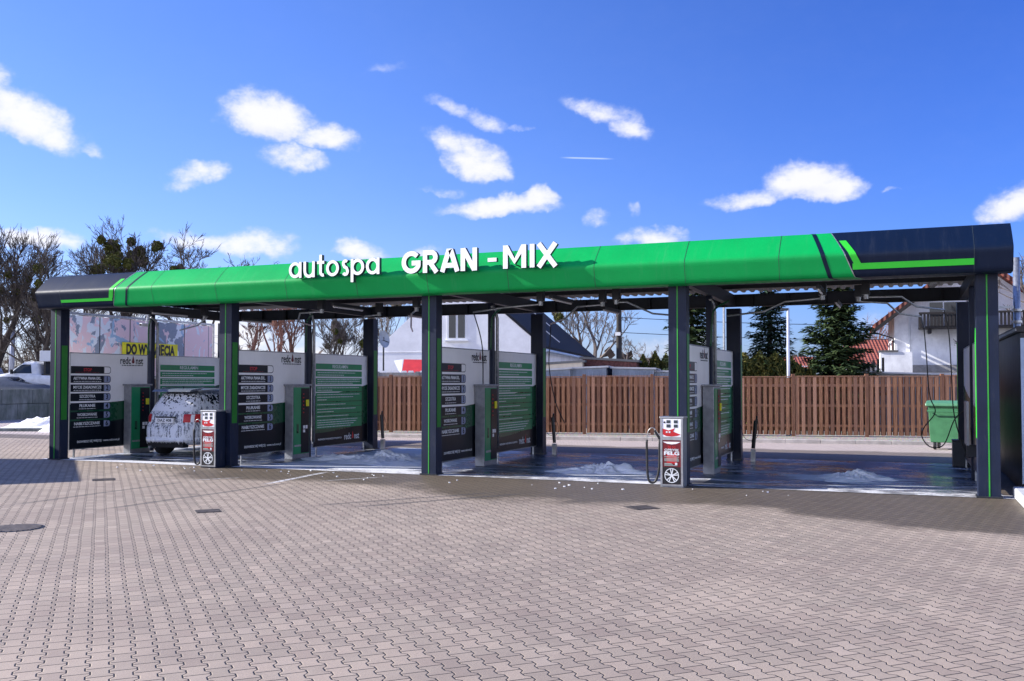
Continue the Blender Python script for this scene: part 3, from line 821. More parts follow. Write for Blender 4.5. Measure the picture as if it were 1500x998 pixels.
boom('hose_boom', (7.6, 2.2, zc), [(7.6, 2.2, zc-.05), (7.1, 2.4, zc-.06), (6.8, 2.7, zc-.22), (6.2, 3.4, zc-.24)], 'bent steel hose boom above the second bay, nearer the rules board')
boom('hose_boom', (9.1, 1.2, zc), [(9.1, 1.2, zc-.05), (8.6, 1.9, zc-.08), (8.0, 3.0, zc-.30), (7.4, 4.2, zc-.33)], 'bent steel hose boom reaching to the rear column of the second bay')
boom('hose_boom', (12.1, .8, zc), [(12.1, .8, zc-.05), (11.2, 1.0, zc-.08), (10.8, 1.2, zc-.10), (10.35, 1.4, zc-.12)], 'straight steel hose boom above the third bay, beside the middle column', [(10.35, 1.4, zc-.12), (10.45, 1.5, 2.9), (10.5, 1.55, 2.5), (10.4, 1.8, 1.8)])
boom('hose_boom', (13.2, 1.4, zc), [(13.2, 1.4, zc-.05), (12.6, 1.6, zc-.06), (12.1, 2.3, zc-.24), (11.3, 3.6, zc-.27)], 'bent steel hose boom above the middle of the third bay', [(11.3, 3.6, zc-.27), (11.25, 3.7, 2.9), (11.2, 3.75, 2.2), (11.3, 3.9, 1.4), (11.45, 4.1, .9)])
boom('hose_boom', (13.6, 1.0, zc), [(13.6, 1.0, zc-.05), (13.8, 1.0, zc-.04), (14.1, 1.9, zc-.22), (14.6, 2.7, zc-.24)], 'bent steel hose boom beside the fourth column from the left')
boom('hose_boom', (17.4, 1.5, zc), [(17.4, 1.5, zc-.05), (16.7, 1.7, zc-.08), (16.3, 1.9, zc-.24), (15.5, 2.4, zc-.27)], 'bent steel hose boom above the left half of the rightmost bay')
boom('hose_boom', (18.15, 1.6, zc), [(18.15, 1.6, zc-.05), (18.75, 1.8, zc-.04), (19.0, 2.2, zc-.20), (19.5, 3.0, zc-.22)], 'bent steel hose boom with long hose, above the right half of the rightmost bay', [(19.5, 3.0, zc-.22), (19.58, 3.05, 2.8), (19.62, 3.1, 2.0), (19.66, 3.1, 1.2), (19.85, 3.1, .5), (19.95, 3.0, .5), (19.93, 2.9, 1.0)])
boom('hose_boom', (18.0, 2.1, zc), [(18.0, 2.1, zc-.08), (18.5, 2.5, zc-.10), (18.7, 3.0, zc-.27), (19.1, 3.8, zc-.29), (19.16, 3.95, zc-.5)], 'low bent steel hose boom hanging its hose near the green bin', [(19.16, 3.95, zc-.5), (19.2, 4.0, 2.4), (19.25, 4.0, 1.6), (19.35, 4.0, 1.25), (19.15, 4.0, .95), (19.1, 4.0, .75), (19.25, 4.0, .55), (19.5, 4.0, .6), (19.7, 4.0, 1.1), (19.9, 4.0, 1.3)])

# lance holders standing at the back posts
def lance(x, y, label, lean=.06):
    root = empty('lance_holder', (x, y, 0)); tag(root, label, 'lance holder', 'brush and lance holders at the rear columns')
    MB().tube([(0, 0, .30), (lean, .0, .95)], .045, 8).build('sleeve', 'black', root)
    MB().box(-.05, -.05, .0, .05, .05, .28).build('foot', 'steel', root)
    MB().tube([(lean, 0, .9), (lean+.03, 0, 1.05)], .022, 8).build('grip', 'black', root)
    MB().tube(catmull([(-.30, .1, .85), (-.2, .0, .55), (0, 0, .48), (.12, 0, .65), (lean+.05, 0, .98)], 6), .006, 5).build('cord', 'rubber', root)
lance(15.5, 5.85, 'black brush lance leaning in a steel foot, behind the fourth column'); lance(10.52, 6.0, 'black brush lance leaning beside the rear middle column', -.05); lance(5.52, 6.0, 'black brush lance leaning beside the rear column of the second bay', -.05)
# cabinet behind the last column + bracket
root = empty('hose_cabinet', (19.93, 6.02, 0)); tag(root, 'small dark metal box at the foot of the rear right column', 'cabinet')
MB().box(-.19, -.05, 0.004, .10, .3, .56).build('box_body', 'beam', root, bevel=.01); MB().box(-.20, -.06, .56, .11, .31, .59).build('box_lid', 'steel_dark', root, bevel=.004)
root = empty('mat_holder', (19.80, 1.8, 0)); tag(root, 'blue grey wire mat clamp on the divider inside the rightmost column', 'mat clamp')
MB().box(0, 0, .72, .04, .75, 1.50).build('grille', 'steel_brush', root)
MB().box(.01, .30, .5, .17, .34, .72).build('bracket', 'steel_dark', root)

# ================================================================== FOAM AND SNOW HEAPS
def heap(name, cx, cy, rx, ry, h, seed, mat, label, cat, n=64, power=1.6, rough=.5):
    rg = random.Random(seed); ph = [(rg.uniform(1, 7), rg.uniform(1, 7), rg.uniform(0, 6.28)) for _ in range(26)]
    mb = MB()
    def fn(u, v):
        r = v; a = u*2*math.pi; x = math.cos(a)*r; y = math.sin(a)*r
        s = 0
        for k, (fx, fy, p) in enumerate(ph): s += math.sin(x*fx*(1+k*.35)+p)*math.cos(y*fy*(1+k*.35)-p)/(1+k*.45)
        edge = 1+.22*math.sin(a*3+ph[0][2])+.12*math.sin(a*7+ph[1][2])+.07*math.sin(a*13+ph[2][2])
        z = max(0, (1-r**max(power, 1.7)))**1.2*h*(1+rough*s*.22*min(1, r*3))+h*.12*math.sin(x*9+ph[0][2])*math.sin(y*11+ph[1][2])*(1-r)
        fr = mnoise.fractal(Vector((x*rx*3.2+seed, y*ry*3.2, seed*.7)), .9, 2.1, 6); fr2 = mnoise.fractal(Vector((x*rx*9+seed, y*ry*9, 3.3)), .9, 2.1, 4)
        z = z*(.8+fr*(.25 if h > .5 else .7))+h*(.05 if h > .5 else .12)*fr2*(1-r)**.5
        e2 = 1+.25*mnoise.noise(Vector((math.cos(a)*1.7+seed, math.sin(a)*1.7, 1)))
        return (cx+x*rx*edge*e2, cy+y*ry*edge*e2, .006+max(z, 0)-.012*(r > .97))
    mb.grid(fn, 110, 44); o = mb.build(name, mat, smooth=True); tag(o, label, cat); return o
heap('foam_heap', 12.90, 1.95, .85, .60, .17, 4, 'foam', 'pale blue heap of foam on the wet floor of the third bay', 'foam heap', power=1.7, rough=1.5)
heap('foam_heap', 17.85, 2.4, .72, .6, .13, 9, 'foam', 'pale blue heap of foam on the wet floor of the rightmost bay', 'foam heap', power=1.7, rough=1.5)
heap('foam_sheet', 7.3, 2.7, 1.7, 1.2, .16, 12, 'foam', 'low ragged drift of foam across the second bay', 'foam heap', power=1.2, rough=1.6)
heap('foam_sheet', 8.3, 4.9, 1.0, .55, .09, 13, 'foam', 'thin foam patch near the rear of the second bay', 'foam heap', power=1.2, rough=1.6)
heap('foam_sheet', 9.1, 2.2, .5, .4, .10, 15, 'foam', 'rounded foam lump left of the middle column', 'foam heap', rough=1.2)
mb = MB()
rg = random.Random(5)
for i in range(46):
    x = rg.uniform(2.5, 9.5) if i < 30 else rg.uniform(10, 19); y = rg.uniform(-1.0, -.05)-abs(rg.gauss(0, .3)); r_ = rg.uniform(.006, .022)
    mb.prism([(x+r_*(1+rg.uniform(-.4, .5))*math.cos(k*1.05), y+r_*(1+rg.uniform(-.4, .4))*math.sin(k*1.05)) for k in range(6)], lambda u, v, t: (u, v, t), 0, r_*.8)
tag(mb.build('foam_crumbs', 'foam'), 'white crumbs of foam scattered on the paving', 'foam', kind='stuff')

# ================================================================== DRAINS
def manhole(px, py, r, name, label):
    c = gnd(px, py); root = empty(name, (c.x, c.y, 0)); tag(root, label, 'drain')
    mb = MB(); 
    for i in range(28):
        a0, a1 = 2*math.pi*i/28, 2*math.pi*(i+1)/28
        for ra, rb in ((r, r*.9),): mb.quad([(ra*math.cos(a0), ra*math.sin(a0), .005), (ra*math.cos(a1), ra*math.sin(a1), .005), (rb*math.cos(a1), rb*math.sin(a1), .007), (rb*math.cos(a0), rb*math.sin(a0), .007)])
    mb.build('rim', 'steel_dark', root)
    MB().prism([(r*.9*math.cos(2*math.pi*i/28), r*.9*math.sin(2*math.pi*i/28)) for i in range(28)], lambda u, v, t: (u, v, t), .003, .004).build('shaft', 'black', root)
    mb = MB(); k = -r*.85
    while k < r*.86:
        w_ = math.sqrt(max(0, (r*.9)**2-k*k)); mb.box(-w_, k-.016, .005, w_, k+.016, .012); k += .055
    mb.build('grate', 'iron', root)
manhole(22, 774, .34, 'round_drain', 'round dark iron drain grate at the left edge of the paving')
def sqdrain(px, py, label, s=.17, rz=.8):
    c = gnd(px, py); root = empty('square_drain', (c.x, c.y, 0), rz); tag(root, label, 'drain', 'small square drains in the paving')
    MB().box(-s, -s, .001, s, s, .004).build('tray', 'steel_dark', root)
    mb = MB(); 
    for i in range(7): 
        y = -s+.03+i*(2*s-.06)/6; mb.box(-s+.01, y-.016, .0045, s-.01, y+.016, .009)
    mb.build('grate', 'iron', root)
sqdrain(305, 749, 'small square drain before the second bay'); sqdrain(940, 744, 'small square drain before the vacuum post of the fourth column', .2); sqdrain(152, 703, 'small square drain before the leftmost bay', .2)

# ================================================================== CARS
def car_loft(levels, L, n=4.4, seg=48):
    """levels: (z, halfwidth, rear y, front y). returns MB and the plan functions"""
    mb = MB(); rings = []
    for (z, w_, ra, fa) in levels:
        c = (ra+fa)/2; h = (fa-ra)/2; ring = []
        for k in range(seg):
            a = 2*math.pi*k/seg; ca, sa = math.cos(a), math.sin(a)
            x = w_*math.copysign(abs(ca)**(2/n), ca); y = c+h*math.copysign(abs(sa)**(2/n), sa); ring.append((x, y, z))
        rings.append(ring)
    for ring in rings: mb.v += ring
    for i in range(len(rings)-1):
        for k in range(seg): mb.f.append((i*seg+k, i*seg+(k+1) % seg, (i+1)*seg+(k+1) % seg, (i+1)*seg+k)); mb.mi.append(0)
    mb.f.append(tuple(range((len(rings)-1)*seg, len(rings)*seg))); mb.mi.append(0); mb.f.append(tuple(reversed(range(seg)))); mb.mi.append(0)
    return mb
def lev(levels, z):
    for a, b in zip(levels, levels[1:]):
        if a[0] <= z <= b[0]:
            t = (z-a[0])/(b[0]-a[0]); return tuple(a[i]+(b[i]-a[i])*t for i in range(4))
    return levels[-1]
def rear_y(levels, x, z, n=4.4, off=.006):
    _, w_, ra, fa = lev(levels, z); c = (ra+fa)/2; h = (fa-ra)/2
    return c-h*(max(0, 1-min(1, abs(x/w_))**n))**(1/n)-off
def front_y(levels, x, z, n=4.4, off=.006):
    _, w_, ra, fa = lev(levels, z); c = (ra+fa)/2; h = (fa-ra)/2
    return c+h*(max(0, 1-min(1, abs(x/w_))**n))**(1/n)+off
def side_x(levels, y, z, n=4.4, off=.006):
    _, w_, ra, fa = lev(levels, z); c = (ra+fa)/2; h = (fa-ra)/2
    return w_*(max(0, 1-min(1, abs((y-c)/h))**n))**(1/n)+off
def rpatch(levels, name, x0, x1, z0, z1, mat, parent, off=.006, taper=0., fy=rear_y, nx=12, nz=8):
    mb = MB()
    def fn(u, v):
        z = z0+(z1-z0)*v; t = 1-taper*v; x = (x0+(x1-x0)*u)*t; return (x, fy(levels, x, z, 4.4, off), z)
    mb.grid(fn, nx, nz); return mb.build(name, mat, parent, smooth=True)
def spatch(levels, name, sgn, y0, y1, z0, z1, mat, parent, off=.006, y0t=None, y1t=None):
    mb = MB(); y0t = y0 if y0t is None else y0t; y1t = y1 if y1t is None else y1t
    def fn(u, v):
        z = z0+(z1-z0)*v; a = y0+(y0t-y0)*v; b = y1+(y1t-y1)*v; y = a+(b-a)*u; return (sgn*side_x(levels, y, z, 4.4, off), y, z)
    mb.grid(fn, 10, 6); return mb.build(name, mat, parent, smooth=True)
def wheel(parent, x, y, r, w_, rimmat='galv'):
    s = 1 if x > 0 else -1
    prof_ = [(r*.62, -w_/2), (r*.93, -w_/2), (r, -w_/2+.03), (r, w_/2-.03), (r*.93, w_/2), (r*.62, w_/2)]
    mb = MB(); n = 32
    def fn(u, v):
        k = v*(len(prof_)-1); i = min(int(k), len(prof_)-2); t = k-i; rr = prof_[i][0]*(1-t)+prof_[i+1][0]*t; xx = prof_[i][1]*(1-t)+prof_[i+1][1]*t
        a = u*2*math.pi; return (x+xx, y+rr*math.cos(a), r+rr*math.sin(a))
    mb.grid(fn, n, 5); o = mb.build('wheel', 'tyre', parent, smooth=True)
    m2 = MB(); m2.cyl((x-w_/2+.02, y, r), (x+w_/2-.02, y, r), r*.62, 24); m2.build('hub', 'black', o)
    m3 = MB()
    for k in range(5):
        a = R(90+72*k); d = Vector((0, math.cos(a), math.sin(a))); p_ = Vector((x+s*(w_/2-.005), y, r)); e = Vector((0, -math.sin(a), math.cos(a)))*.035
        m3.prism([(0, -1), (0, 1), (1, .6), (1, -.6)], lambda u, v, t, p_=p_, d=d, e=e: p_+d*(u*r*.6)+e*v+Vector((t, 0, 0)), 0, s*.012)
    m3.build('rim', rimmat, o)
    return o
# ---- foamed SUV in the leftmost bay
LV = [(.30, .78, .12, 4.30), (.40, .88, .03, 4.42), (.55, .925, .0, 4.48), (.72, .935, .01, 4.48), (.78, .935, .05, 4.46), (.84, .935, .085, 4.44), (1.00, .925, .10, 4.25), (1.07, .90, .13, 3.9), (1.12, .86, .17, 3.3), (1.30, .80, .28, 3.05), (1.46, .72, .40, 2.75), (1.56, .65, .48, 2.5), (1.63, .56, .60, 2.3), (1.67, .44, .80, 2.1), (1.685, .28, 1.05, 1.9)]
suv = empty('suv', (1.92, 1.55, 0)); tag(suv, 'silver SUV coated in white foam, parked nose-in in the leftmost bay', 'car')
body = car_loft(LV, 4.5, 4.4, 72).build('body', 'car_foam', suv, smooth=True)
rpatch(LV, 'rear_window', -.64, .64, 1.13, 1.55, 'car_glass_foam', suv, .008, .16)
fw_ = rpatch(LV, 'windscreen', -.72, .72, 1.16, 1.58, 'glass', suv, .006, .16, front_y)
for s in (-1, 1):
    spatch(LV, 'side_window', s, .50, 3.1, 1.13, 1.53, 'car_side_glass', suv, .006, .60, 2.6)
    mb = MB()
    def fn(u, v, s=s):
        z = .86+.20*v; x = s*(.50+.425*u); return (x, rear_y(LV, x, z, 4.4, .012), z)
    mb.grid(fn, 10, 5, s < 0); t = mb.build('tail_light', 'red', suv, smooth=True)
    t2 = spatch(LV, 'light_side', s, .16, .62, .88, 1.04, 'red', suv, .010)
    rpatch(LV, 'foam_streak', s*.66, s*.72, .86, 1.05, 'foam', t, .016)
    wheel(suv, s*.80, .92, .345, .23); wheel(suv, s*.80, 3.6, .345, .23)
    mb = MB()
    for yy in (.92, 3.6):
        mb.prism(arcpts(yy, .36, .40, 0, 180, 16)+[(yy-.40, .30), (yy+.40, .30)][0:0], lambda u, v, t: (t, u, v), s*.84, s*.938)
    mb.build('wheel_arch', 'black', suv)
    MB().tube([(s*.60, .6, 1.68), (s*.60, .75, 1.715), (s*.60, 2.0, 1.715), (s*.58, 2.15, 1.68)], .014, 6).build('roof_rail', 'steel', suv)
    MB().box(s*.93 if s > 0 else s*1.12, 2.75, 1.10, s*1.12 if s > 0 else s*.93, 2.85, 1.24).build('mirror', 'car_foam', suv, bevel=.03)
mb = MB(); mb.prism([(.22, 1.605), (.30, 1.66), (.62, 1.69), (.66, 1.66), (.40, 1.61)], lambda u, v, t: (t, u, v), -.60, .60); mb.build('spoiler', 'car_foam', suv, bevel=.01)
pl = MB().box(-.27, -.0, .845, .27, .068, .965).build('number_plate', 'print_white', suv, bevel=.004)
text('DAZ 408', .10, (0.02, -.004, .905), FACE_NY, 'letter_side', pl, 'plate_number', width=.42, bold=.001)
MB().box(-.30, .05, .97, .30, .09, 1.0).build('plate_trim', 'black', suv)
MB().box(-.55, .06, .24, .55, .25, .38).build('diffuser', 'black', suv)
MB().cyl((-.45, -.0, .24), (-.45, .2, .24), .035, 12).build('exhaust_pipe', 'steel', suv)
MB().tube([(0, .21, 1.20), (.06, .21, 1.18), (.34, .235, 1.20)], .012, 6).build('wiper', 'black', suv)
MB().tube([(0, .72, 1.68), (0, .66, 1.74)], .016, 6, True, .006).build('antenna', 'black', suv)
# ragged foam hanging under the bumper
mb = MB(); rg = random.Random(2)
for i in range(58):
    x = -.88+1.76*i/57; L_ = rg.uniform(.01, .07)*(1.4 if rg.random() > .8 else .8); wd_ = rg.uniform(.012, .03); y = rear_y(LV, x, .5, 4.4, .012)
    mb.tube([(x, y, .47), (x, y-.004, .42-L_*.4), (x, y+.01, .40-L_)], wd_, 6, True, .004)
mb.grid(lambda u, v: (-.9+1.8*u, rear_y(LV, -.9+1.8*u, .5, 4.4, .010), .44+.05*v), 40, 2)
mb.build('foam_drips', 'foam', suv, smooth=True)

# ---- pickup and cars beyond the block wall
dirx = Vector((math.cos(R(15)), math.sin(R(15)), 0))
pk = empty('pickup_truck', tuple(at(128, 600, 54).xy)+(1.05,), R(112)); tag(pk, 'white pickup truck with a boxed load, behind the concrete block wall', 'pickup truck')
LP = [(.35, .82, .1, 5.1), (.55, .90, 0, 5.2), (.95, .92, 0, 5.2), (1.10, .90, .05, 5.05), (1.22, .86, 2.3, 4.75), (1.30, .85, 2.35, 4.2), (1.75, .74, 2.45, 3.55), (1.90, .68, 2.55, 3.35), (1.95, .5, 2.7, 3.2)]
car_loft(LP, 5.2).build('body', 'car_white', pk, smooth=True)
for s in (-1, 1):
    spatch(LP, 'side_window', s, 2.75, 3.95, 1.28, 1.78, 'glass', pk, .01, 2.85, 3.45)
    for y in (1.0, 4.2): wheel(pk, s*.80, y, .34, .22)
    MB().box(.9*s if s > 0 else -1.08, 3.75, 1.25, 1.08 if s > 0 else -.9, 3.85, 1.5).build('mirror', 'black', pk, bevel=.02)
rpatch(LP, 'windscreen', -.75, .75, 1.3, 1.8, 'lightblue', pk, .012, .1, front_y)
MB().box(-.85, .2, 1.12, .85, 2.2, 1.25).build('load_bed', 'black', pk); MB().box(-.6, 1.3, 1.95, .6, 2.45, 2.55).build('load_box', 'white', pk, bevel=.02)
MB().box(-.7, 2.05, 1.2, .7, 2.15, 1.94).build('rack', 'black', pk)
c2_ = empty('parked_car', tuple(at(-12, 600, 60).xy)+(1.05,), R(60)); tag(c2_, 'white car with blue windows cut by the left frame edge, behind the pickup truck', 'car')
LC = [(.3, .78, .1, 4.1), (.5, .88, 0, 4.2), (.85, .88, 0, 4.2), (.98, .84, .1, 3.6), (1.25, .74, .5, 3.0), (1.42, .64, .8, 2.6), (1.47, .45, 1.0, 2.3)]
LC = [(z*1.25, a, b, c) for z, a, b, c in LC]
car_loft(LC, 4.2).build('body', 'car_white', c2_, smooth=True)
for s in (-1, 1):
    spatch(LC, 'side_window', s, .8, 2.9, 1.27, 1.7, 'glass', c2_, .01, 1.0, 2.5)
    for y in (.8, 3.4): wheel(c2_, s*.78, y, .32, .2)
rpatch(LC, 'windscreen', -.7, .7, 1.3, 1.7, 'glass', c2_, .01, .1, front_y)
c3_ = empty('parked_car', tuple(at(-40, 600, 51).xy)+(.55,), R(-68)); tag(c3_, 'dark grey car bonnet just above the concrete block wall, at the left frame edge', 'car')
LD = [(z*1.3, a, b, c) for z, a, b, c in [(.3, .78, .1, 4.1), (.5, .88, 0, 4.2), (.80, .88, 0, 4.2), (.92, .84, .1, 3.6), (1.05, .74, .5, 2.6), (1.22, .64, .8, 2.2)]]
car_loft(LD, 4.2).build('body', 'car_grey', c3_, smooth=True)
for s in (-1, 1):
    for y in (.8, 3.4): wheel(c3_, s*.78, y, .32, .2)
rpatch(LD, 'windscreen', -.7, .7, 1.2, 1.5, 'glass', c3_, .01, .1, front_y)

# ================================================================== LEFT: block wall, snow, lamp
ba = gnd(2, 616); bb = gnd(72, 613); bd = (Vector((bb.x-ba.x, bb.y-ba.y, 0))).normalized(); ang = math.atan2(bd.y, bd.x)
wl = empty('block_wall', (ba.x, ba.y, 0), ang); tag(wl, 'grey green wall of stacked concrete blocks behind the snow heap, left', 'wall')
for i in range(-3, 10):
    MB().box(i*1.8+.01, 0, .78, i*1.8+1.79, .6, 1.50).build('block', 'cblock', wl, bevel=.02)
    MB().box(i*1.8-.9+.01, 0, -.02, i*1.8+.89, .6, .765).build('block', 'cblock', wl, bevel=.02)
yd = MB().box(-40, .62, -.02, 11, 12, 1.05); yo = yd.build('raised_yard', 'ground'); yo.location = (ba.x, ba.y, 0); yo.rotation_euler = (0, 0, ang); tag(yo, kind='structure')
sn = heap('snow_heap', -10.9, 10.6, 3.0, 1.6, .70, 21, 'snow', 'dirty white snow heap before the concrete block wall, left of the wash', 'snow heap', power=1.8, rough=.35)
kk = empty('kerb_row', (-14.5, 7.9, 0), R(24)); kk.empty_display_size = .1
mb = MB(); 
for i in range(9): mb.box(i*1.0, 0, -.02, i*1.0+.99, .15, .12)
bpy.data.objects.remove(kk)
k2 = mb.build('kerb', 'cblock', bevel=.01); k2.location = (-13.0, 8.8, 0); k2.rotation_euler = (0, 0, R(21)); tag(k2, kind='structure')
q = at(15, 600, 60)
lp = empty('lamp_post', (q.x, q.y, 0)); tag(lp, 'grey concrete lamp post behind the parked cars, far left', 'lamp post')
MB().cyl((0, 0, 0), (.12, 0, at(18, 470, 60).z), .20, 12, .13).build('pole', 'pole_white', lp, smooth=True)
MB().box(-.1, -.14, at(18, 470, 60).z, .38, .14, at(18, 462, 60).z).build('lamp_head', 'steel_dark', lp, bevel=.03)

# billboard with torn posters --------------------------------------------------
bbr = empty('billboard', (-2.0, 2.2, 0), R(0)); tag(bbr, 'steel framed billboard with torn posters behind the leftmost menu board', 'billboard')
MB().box(-.03, .06, 2.02, .0, 5.83, 3.66).build('poster_sheet', 'posters', bbr)
mb = MB(); mb.box(-.06, 0, 1.94, .03, 5.9, 2.0); mb.box(-.06, 0, 3.68, .03, 5.9, 3.74); mb.box(-.06, 0, 2.002, .03, .05, 3.678); mb.box(-.06, 5.85, 2.002, .03, 5.9, 3.678); mb.build('frame', 'galv', bbr)
for y in (.6, 2.9, 5.2): MB().box(-.18, y, 0, -.07, y+.12, 3.5).build('leg', 'galv', bbr)
for y in (1.13, 2.26, 3.39, 4.52): MB().box(.001, y-.012, 2.02, .006, y+.012, 3.66).build('joint_strip', 'steel_dark', bbr)
bn = empty('banner', (-1.96, 4.12, 0)); tag(bn, 'yellow DO WYNAJĘCIA banner tied to the billboard', 'banner')
MB().box(0, 0, 2.56, .008, 2.26, 3.0).build('cloth', 'yellow', bn)
text('DO WYNAJĘCIA', .40, (.0105, 1.13, 2.785), FACE_PX, 'black', bn, 'lettering', width=1.98, bold=.020)
MB().box(.0085, .05, 2.59, .011, 2.2, 2.605).build('hem_line', 'black', bn)
cm = empty('security_camera', (-.5, 3.5, 3.42)); tag(cm, 'small white security camera under the roof at the left end of the wash', 'security camera')
MB().box(-.05, -.2, -.05, .05, .05, .04).build('camera_body', 'white', cm, bevel=.01); MB().cyl((0, 0, .04), (0, .05, .28), .015, 8).build('bracket', 'white', cm); MB().cyl((0, -.23, -.01), (0, -.2, -.01), .03, 10).build('lens', 'black', cm)
# ================================================================== WOOD FENCE
FA = R(11.6); F0 = Vector((1.83, 12.45, .09))
fe = empty('wooden_fence', tuple(F0), FA); tag(fe, 'brown stained board fence along the verge behind the wash', 'fence')
x = -2.0; secs = []
Lf = 20.6; n = 0
secw = 2.27
while x < Lf:
    mb = MB(); w_ = min(secw, Lf-x)-.13; k = 0; nb = int(w_/.175)
    st = w_/nb; hh = 1.93+rnd.uniform(-.03, .025)
    for i in range(nb):
        jx = rnd.uniform(-.008, .008); mb.box(x+.07+i*st+.01+jx, -.055, .05, x+.07+i*st+.114+jx, -.025, hh+rnd.uniform(-.012, .0)+rnd.choice((0, 0, 0, -.01)))
        mb.box(x+.07+i*st+.012+rnd.uniform(-.004, .004), .10, .05, x+.07+i*st+.176, .12, hh+rnd.uniform(-.012, 0.))
    s = mb.build('board_panel', 'boards', fe)
    m2 = MB()
    for z in (.35, 1.0, 1.65): m2.box(x+.065, -.024, z-.04, x+.065+w_, .024, z+.04)
    m2.build('rail', 'boards', s)
    MB().box(x+.065, -.06, hh+.004, x+.065+w_, .06, hh+.035).build('cap_rail', 'boards', s)
    MB().box(x-.055, -.06, -.05, x+.055, .06, 2.02).build('post', 'boards', fe, bevel=.006)
    x += secw
# ================================================================== CONCRETE FENCE AND RED SHEET
q = at(552, 560, 36.5); cf = empty('concrete_fence', (q.x, q.y, 0), R(11)); tag(cf, 'old concrete fence with a white toothed top, behind the wooden fence near the white house', 'fence')
zt = at(552, 546, 36.5).z
for i in range(-2, 2):
    MB().box(i*1.6+.08, 0, 0, i*1.6+1.52, .08, zt).build('slab', 'concrete', cf)
    MB().box(i*1.6-.07, -.03, 0, i*1.6+.07, .12, zt+.04).build('post', 'concrete', cf)
    mb = MB()
    for k in range(5): mb.prism([(i*1.6+.1+k*.28, zt+.001), (i*1.6+.34+k*.28, zt+.001), (i*1.6+.30+k*.28, zt+.07), (i*1.6+.14+k*.28, zt+.07)], lambda u, v, t: (u, t, v), .0, .08)
    mb.build('toothed_top', 'print_white', cf)
q = at(586, 556, 39); rs = empty('red_stall', (q.x, q.y, 0), R(11)); tag(rs, 'small stall with a red sheet roof in front of the white house', 'stall')
z0_, z1_ = at(590, 551, 39).z, at(590, 527, 39).z
mb = MB(); mb.quad([(.05, 0, z0_), (2.6, 0, z0_), (2.2, 1.6, z1_), (-.35, 1.6, z1_+.05)]); o = mb.build('roof_sheet', 'redsheet', rs); o.modifiers.new('s', 'SOLIDIFY').thickness = .03
mb = MB(); mb.quad([(.05, -.01, z0_), (-.4, 1.6, z1_+.05), (-.75, 1.5, z1_)]); o = mb.build('roof_edge', 'white', rs); o.modifiers.new('s', 'SOLIDIFY').thickness = .03
for x in (.1, 2.4): MB().cyl((x, .1, 0), (x, .1, z0_), .04, 8).build('leg', 'galv', rs)
# ================================================================== WHITE HOUSE
def plane_local(P0, deg):
    a = R(deg); ex = Vector((math.cos(a), math.sin(a), 0)); n = Vector((-math.sin(a), math.cos(a), 0)); P0 = Vector((P0[0], P0[1], 0))
    def g_(px, py):
        r_ = ray(px, py); t = ((P0-CAM).dot(n))/r_.dot(n); p_ = CAM+r_*t-P0; return (p_.dot(ex), p_.z)
    return g_
H0 = at(670, 560, 48); g1 = plane_local(H0, 11)
hs = empty('white_house', (H0.x, H0.y, 0), R(11)); tag(hs, 'white gabled house with a steep black roof behind the middle bays', 'house')
ap = g1(670, 400); lL = g1(540, 522); rE = g1(787, 501)
wallpoly = [(lL[0], 0), (rE[0], 0), (rE[0], rE[1]), ap, (lL[0], lL[1])]
Dp = 22
mb = MB(); mb.prism(wallpoly, lambda u, v, t: (u, t, v), 0, Dp); mb.build('wall', 'stucco', hs)
def slab_roof(a, b, y0, y1, th, name, mat, parent):
    mb = MB(); d = Vector((b[0]-a[0], b[1]-a[1])).normalized(); nn = Vector((-d.y, d.x)); nn = nn if nn.y > 0 else -nn
    mb.prism([a, b, (b[0]+nn.x*th, b[1]+nn.y*th), (a[0]+nn.x*th, a[1]+nn.y*th)], lambda u, v, t: (u, t, v), y0, y1); return mb.build(name, mat, parent)
d_ = (Vector(rE)-Vector(ap)).normalized()
slab_roof((ap[0], ap[1]+.02), (rE[0]+d_.x*.5, rE[1]+d_.y*.5+.02), -.05, Dp+.3, .12, 'roof', 'tar_roof', hs)
slab_roof((ap[0], ap[1]+.02), (lL[0]-.3, lL[1]-.25), .6, Dp+.3, .12, 'roof', 'tar_roof', hs)
wa, wb = g1(655, 452), g1(684, 498)
fr = MB().box(wa[0], -.03, wb[1], wb[0], .0, wa[1]).build('window', 'white', hs)
m_ = (wa[0]+wb[0])/2
MB().box(wa[0]+.10, -.045, wb[1]+.10, m_-.06, -.031, wa[1]-.08).build('pane', 'glass', fr); MB().box(m_+.06, -.045, wb[1]+.10, wb[0]-.10, -.031, wa[1]-.08).build('pane', 'glass', fr)
MB().box(wa[0]-.1, -.14, wb[1]-.08, wb[0]+.1, -.002, wb[1]-.004).build('sill', 'white', fr)
mb = MB(); z_ = at(600, 516, 48).z; mb.box(lL[0]+.1, -.02, z_, 0, -.002, z_+.03); mb.build('wall_band', 'stucco_old', hs)
# roof windows / gutters
for (px, py, px2, py2) in ((803, 484, 812, 491), (820, 486, 835, 498)):
    pass
n3 = Vector((-d_.y, d_.x)); n3 = n3 if n3.y > 0 else -n3
for t_, yy, ll in ((.55, 10, .9), (.42, 14, 1.6), (.85, 8, 1.0)):
    c_ = Vector(ap)+(Vector(rE)-Vector(ap))*t_+n3*.15
    mb = MB(); mb.tube([(c_.x-d_.x*ll/2, yy, c_.y-d_.y*ll/2), (c_.x+d_.x*ll/2, yy+.4, c_.y+d_.y*ll/2)], .04, 6); mb.build('roof_light', 'white', hs)
MB().tube([(rE[0]+.45, -.1, rE[1]-.42), (rE[0]+.45, Dp, rE[1]-.42)], .07, 8).build('gutter', 'lightblue', hs)
q = at(563, 497, 44); sd = empty('satellite_dish', tuple(q)); tag(sd, 'grey satellite dish on a pole at the left edge of the white house', 'satellite dish')
